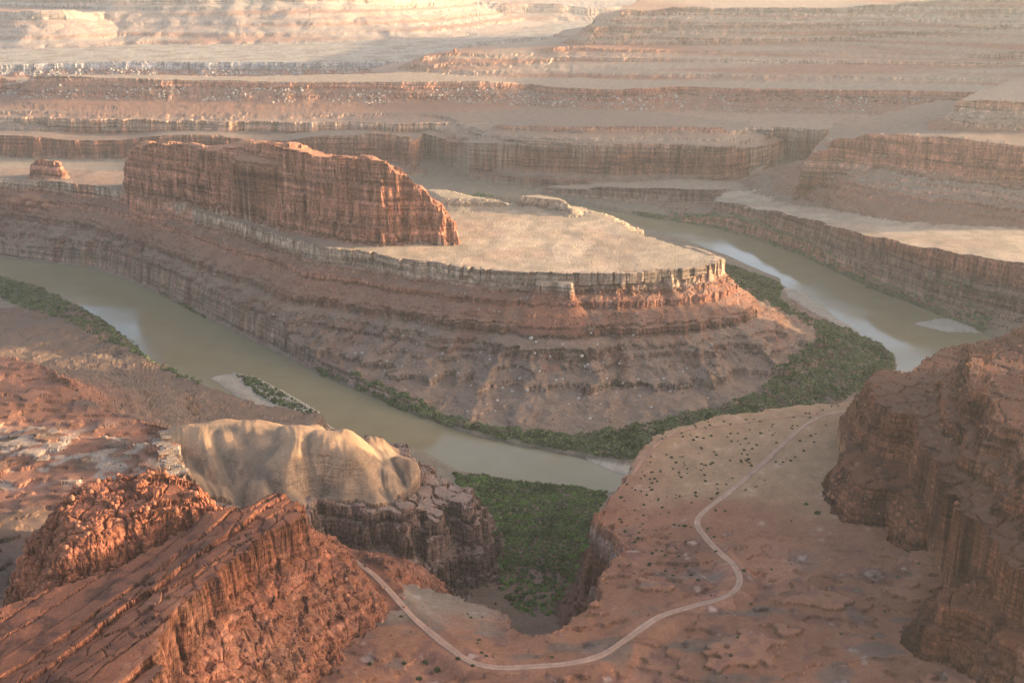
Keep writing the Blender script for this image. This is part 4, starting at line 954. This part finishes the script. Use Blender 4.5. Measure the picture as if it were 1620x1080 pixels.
x, y = pick_on(['mound_cliff', 'ground'], (-140, 40, 950, 1180), 500, 4, 90, 68, (20, .0)); rubble('rubble', x, y, sizes(len(x), .5, 2.0, 68, 3), REDS, 'red rubble below the dark banded cliff', 68)

# single boulders on the plateau's slope
M_PALE = plain('pale_boulder', (.58, .49, .41), .95, .25, .8, .2)
M_REDB = plain('red_boulder', (.34, .135, .075), .95, .3, .5, .3)
LIB = []
for i in range(8):
    V, Fq = rock_mesh(900 + i, 2, .6)
    o = mesh_from('boulder', V, Fq, M_PALE); LIB.append(o.data); bpy.data.objects.remove(o)
LIBR = []
for i in range(8):
    V, Fq = rock_mesh(950 + i, 2, .4)
    o = mesh_from('boulder', V, Fq, M_REDB); LIBR.append(o.data); bpy.data.objects.remove(o)
def boulder(x, y, s, lib, r, sq=(1, 1, .8), parent=None, name='boulder', sink=.2, z=None, rot=None):
    if z is None: z = float(ground_z(x, y)[0][0])
    o = bpy.data.objects.new(name, lib[int(r.integers(len(lib)))])
    o.location = (x, y, z + s * sink); o.scale = (s * sq[0], s * sq[1], s * sq[2])
    o.rotation_euler = rot if rot is not None else (r.uniform(-.4, .4), r.uniform(-.4, .4), r.uniform(0, 6.28))
    col.objects.link(o)
    if parent: o.parent = parent
    return o
r = np.random.default_rng(70)
for (x, y, s) in WORLD.get('boulders', []):
    o = boulder(x, y, s, LIB, r)
    z = o.location.z
    where = 'high on the ledges below the plateau rim' if z > 88 else ('halfway down the banded plateau slope' if z > 45 else 'low on the scree above the thicket')
    side = 'left of the rim block' if x < -10 else ('right of the rim block' if x > 90 else 'under the rim block')
    tag(o, 'pale boulder ' + where + ', ' + side, 'boulder', 'pale boulders on the plateau slope')

x, y = pick_on(['bench_near', 'outcrop_right'], (255, 470, 730, 1000), 70, 2, 40, 73)
for i in range(len(x)):
    o = boulder(float(x[i]), float(y[i]), .9 + 1.9 * r.random() ** 2, LIBR, r)
    tag(o, 'dark red boulder fallen at the foot of the right-hand cliffs', 'boulder', 'red boulders below the right-hand cliffs')
# knobs and pillars of the sunlit rock
x, y = pick_on(['knob'], (-420, -180, 640, 950), 260, -14, 50, 71)
z = ground_z(x, y)[0]
for i in range(len(x)):
    s = .8 + 2.0 * r.random() ** 2
    boulder(float(x[i]), float(y[i]), s, LIBR, r, (1, 1, r.uniform(.9, 1.6)), OBJ.get('knob'), 'knob', -.1, float(z[i]), (r.uniform(-.15, .15), r.uniform(-.15, .15), r.uniform(0, 6.28)))

# blocks along the rim of the plateau
def block_mesh(seed):
    import bmesh
    bm = bmesh.new(); bmesh.ops.create_cube(bm, size=2)
    bmesh.ops.subdivide_edges(bm, edges=bm.edges[:], cuts=2, use_grid_fill=True)
    rr = random.Random(seed); off = Vector((rr.uniform(0, 50), rr.uniform(0, 50), rr.uniform(0, 50)))
    for v in bm.verts:
        p = v.co
        k = sum(abs(abs(c) - 1) < 1e-4 for c in p)
        p = p * (1 - .035 * (k - 1))
        p += Vector((mnoise.noise(p * .9 + off), mnoise.noise(p * .9 + off * 2), .4 * mnoise.noise(p * .9 - off))) * .13
        v.co = p
    V = np.array([v.co[:] for v in bm.verts], np.float32); Fq = np.array([[w.index for w in f.verts] for f in bm.faces], np.int32)
    bm.free()
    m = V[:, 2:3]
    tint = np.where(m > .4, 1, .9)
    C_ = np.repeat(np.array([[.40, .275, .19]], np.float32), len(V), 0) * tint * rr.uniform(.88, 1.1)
    o = mesh_from('block', V, Fq, M_ROCK, C_); d = o.data; bpy.data.objects.remove(o); return d
BLK = [block_mesh(400 + i) for i in range(8)]
def rim_blocks(P, depth, zc, hh, parent, wlo, whi, jit, gap=.5, inset=0):
    Q = smooth_path(P, 1.0); S = np.concatenate([[0], np.cumsum(np.linalg.norm(np.diff(Q, axis=0), axis=1))])
    s = 0.0
    while s < S[-1] - whi:
        w = random.uniform(wlo, whi)
        a = np.array([np.interp(s, S, Q[:, 0]), np.interp(s, S, Q[:, 1])]); b = np.array([np.interp(s + w, S, Q[:, 0]), np.interp(s + w, S, Q[:, 1])])
        t = (b - a) / np.linalg.norm(b - a); n = np.array([t[1], -t[0]])       # outward when the rim runs left to right
        c = (a + b) / 2 + n * (random.uniform(-jit, jit) - inset)
        h = hh * random.uniform(.6, 1.15)
        c = c + n * 5 * float(pn(np.array([s / 60]), np.array([.5]), 8)[0])
        o = bpy.data.objects.new('block', random.choice(BLK))
        o.location = (c[0], c[1], zc + random.uniform(-.8, .6) - h)
        o.scale = ((w - gap) / 2, depth * random.uniform(.8, 1.1), h)
        o.rotation_euler = (random.uniform(-.03, .03), random.uniform(-.02, .02), math.atan2(t[1], t[0]) + random.uniform(-.05, .05) + random.choice((0, math.pi)))
        col.objects.link(o); o.parent = parent
        s += w * random.choice((1, 1, 1, 1.25, 1.9))
rim = [p for p in WORLD['plateau'] if -330 < p[0] < 340 and p[1] < 2010 and p[2] > 149]
rim_blocks(rim, 6, 150.8, 10.5, OBJ['plateau'], 6, 24, 2.4, inset=1)

# pale slabs on the near left bench
def ledge(P, hh, wlo, whi):
    Q = smooth_path(P, 1.0); S = np.concatenate([[0], np.cumsum(np.linalg.norm(np.diff(Q, axis=0), axis=1))])
    s = 0.0
    while s < S[-1] - whi:
        w = random.uniform(wlo, whi)
        x = float(np.interp(s + w / 2, S, Q[:, 0])) + random.uniform(-1.5, 1.5); y = float(np.interp(s + w / 2, S, Q[:, 1])) + random.uniform(-2.5, 2.5)
        a = math.atan2(np.interp(s + w, S, Q[:, 1]) - np.interp(s, S, Q[:, 1]), np.interp(s + w, S, Q[:, 0]) - np.interp(s, S, Q[:, 0]))
        z = float(ground_z(x, y)[0][0])
        for layer in range(1):
            o = bpy.data.objects.new('slab', random.choice(BLKW))
            h = hh * random.uniform(.25, .5)
            o.location = (x + layer * random.uniform(-1, 1), y + layer * 1.2, z + layer * hh * .8); o.scale = (w * random.uniform(.45, .62), random.uniform(3, 6.5), h)
            o.rotation_euler = (random.uniform(-.08, .08), random.uniform(-.06, .06), a + random.uniform(-.15, .15))
            col.objects.link(o); o.parent = OBJ['bench_left']
        s += w * random.choice((1, 1, 1.15, 1.9))
BLKW = []
for d in BLK[:5]:
    d2 = d.copy(); a = d2.attributes['col']; n = len(d2.vertices)
    a.data.foreach_set('color', np.tile(np.array([.30, .21, .155, 1], np.float32), n)); BLKW.append(d2)
    d2.materials.clear(); d2.materials.append(M_NEAR)
for k, hh, w0, w1 in (('ledge_a', 1.6, 5, 15), ('ledge_c', 1.6, 5, 15), ('ledge_d', 1.4, 5, 15), ('ledge_f', 3.0, 3, 8), ('ledge_g', 2.4, 3, 8)):
    ledge(WORLD[k], hh, w0, w1)

# ------------------------------------------------------------------ shrubs on the bench
M_SHRUB = plain('desert_shrub', (.06, .07, .03), .85, .35, 1.2)
SHR = []
for i in range(6):
    Lc = leaf_cloud(70, 500 + i, .8).reshape(-1, 3)
    o = mesh_from('shrub', Lc, np.arange(len(Lc), dtype=np.int32).reshape(-1, 3), M_SHRUB); SHR.append(o.data); bpy.data.objects.remove(o)
def shrub(x, y, s, label, group=None, z=None):
    if z is None: z = float(ground_z(x, y)[0][0])
    o = bpy.data.objects.new('shrub', random.choice(SHR)); o.location = (x, y, z - .05); o.scale = (s, s, s * random.uniform(.7, 1.1)); o.rotation_euler = (0, 0, random.uniform(0, 6.28))
    col.objects.link(o); return tag(o, label, 'shrub', group)
for (x, y, s, lab) in WORLD.get('shrubs', []): shrub(x, y, s, lab)
x, y = scatter(WORLD['shrub_bench'], 420); z, own, d, rv, wet = ground_z(x, y)
rd = At(x, y)(ROADS[0][0])
k = np.nonzero((own == NAMES.index('bench_near')) & (d < -4) & (rd > 6) & (pn(x / 40, y / 40, 91) > -.35))[0][:230]
for i in k:
    side = 'right of the road' if x[i] > np.interp(y[i], [p[1] for p in WORLD['road'][:8]][::-1], [p[0] for p in WORLD['road'][:8]][::-1]) else 'left of the road'
    part = 'on the far end of the sandy bench' if y[i] > 1090 else ('on the middle of the bench' if y[i] > 960 else 'on the near end of the bench')
    sz = random.uniform(.6, 1.7)
    shrub(float(x[i]), float(y[i]), sz, ('small' if sz < 1.1 else 'larger') + ' dark desert shrub ' + part + ', ' + side, 'shrubs dotted over the sandy bench', float(z[i]))

for keys, box, n, lab, grp, sd, zone in (
        (['hill_right', 'hill_upper'], (330, 700, 850, 1250), 34, 'small dark shrub clinging to the rubble of the dark right-hand hill', 'shrubs on the right-hand hill', 92, (-80, 60)),
        (['bench_left'], (-620, -330, 960, 1200), 26, 'small dark shrub among the pale ledges of the near left bench', 'shrubs on the near left bench', 93, (-400, 4)),
        (['bench_near'], (-110, 420, 640, 900), 36, 'small dark shrub on the bare red rock below the dirt road', 'shrubs on the bare red rock', 94, (-400, -6))):
    x, y = pick_on(keys, box, n, zone[0], zone[1], sd)
    rd = At(x, y)(ROADS[0][0]); z = ground_z(x, y)[0]
    for i in range(len(x)):
        if rd[i] > 7: shrub(float(x[i]), float(y[i]), random.uniform(.7, 1.6), lab, grp, float(z[i]))

# a lone rock pillar on the far stepped mesa
zp = max(float(ground_z(WORLD['pillar'][0][0] + q, WORLD['pillar'][0][1])[0][0]) for q in (-6, 0, 6))
o = bpy.data.objects.new('rock_pillar', LIBR[2]); o.location = (WORLD['pillar'][0][0], WORLD['pillar'][0][1], zp + 5); o.scale = (8, 7, 12)
col.objects.link(o); tag(o, 'lone stubby rock pillar on the tip of the far stepped mesa', 'rock')

# ------------------------------------------------------------------ haze
def build_haze():
    import bmesh
    bm = bmesh.new(); bmesh.ops.create_cube(bm, size=1)
    me = bpy.data.meshes.new('haze'); bm.to_mesh(me); bm.free()
    o = bpy.data.objects.new('haze', me); o.scale = (76000, 34000, 740); o.location = (0, 0, -20 + 370)
    m = bpy.data.materials.new('haze_air'); m.use_nodes = True; t = m.node_tree
    t.nodes.remove(t.nodes['Principled BSDF'])
    v = nn(t, 'ShaderNodeVolumePrincipled'); v.inputs['Color'].default_value = (.97, .96, .91, 1)
    v.inputs['Density'].default_value = HAZE; v.inputs['Anisotropy'].default_value = .35
    t.links.new(v.outputs[0], t.nodes['Material Output'].inputs['Volume'])
    me.materials.append(m); col.objects.link(o)
    tag(o, 'pale haze filling the canyon air', 'haze', kind='stuff')
HAZE = 3.0e-5
build_haze()
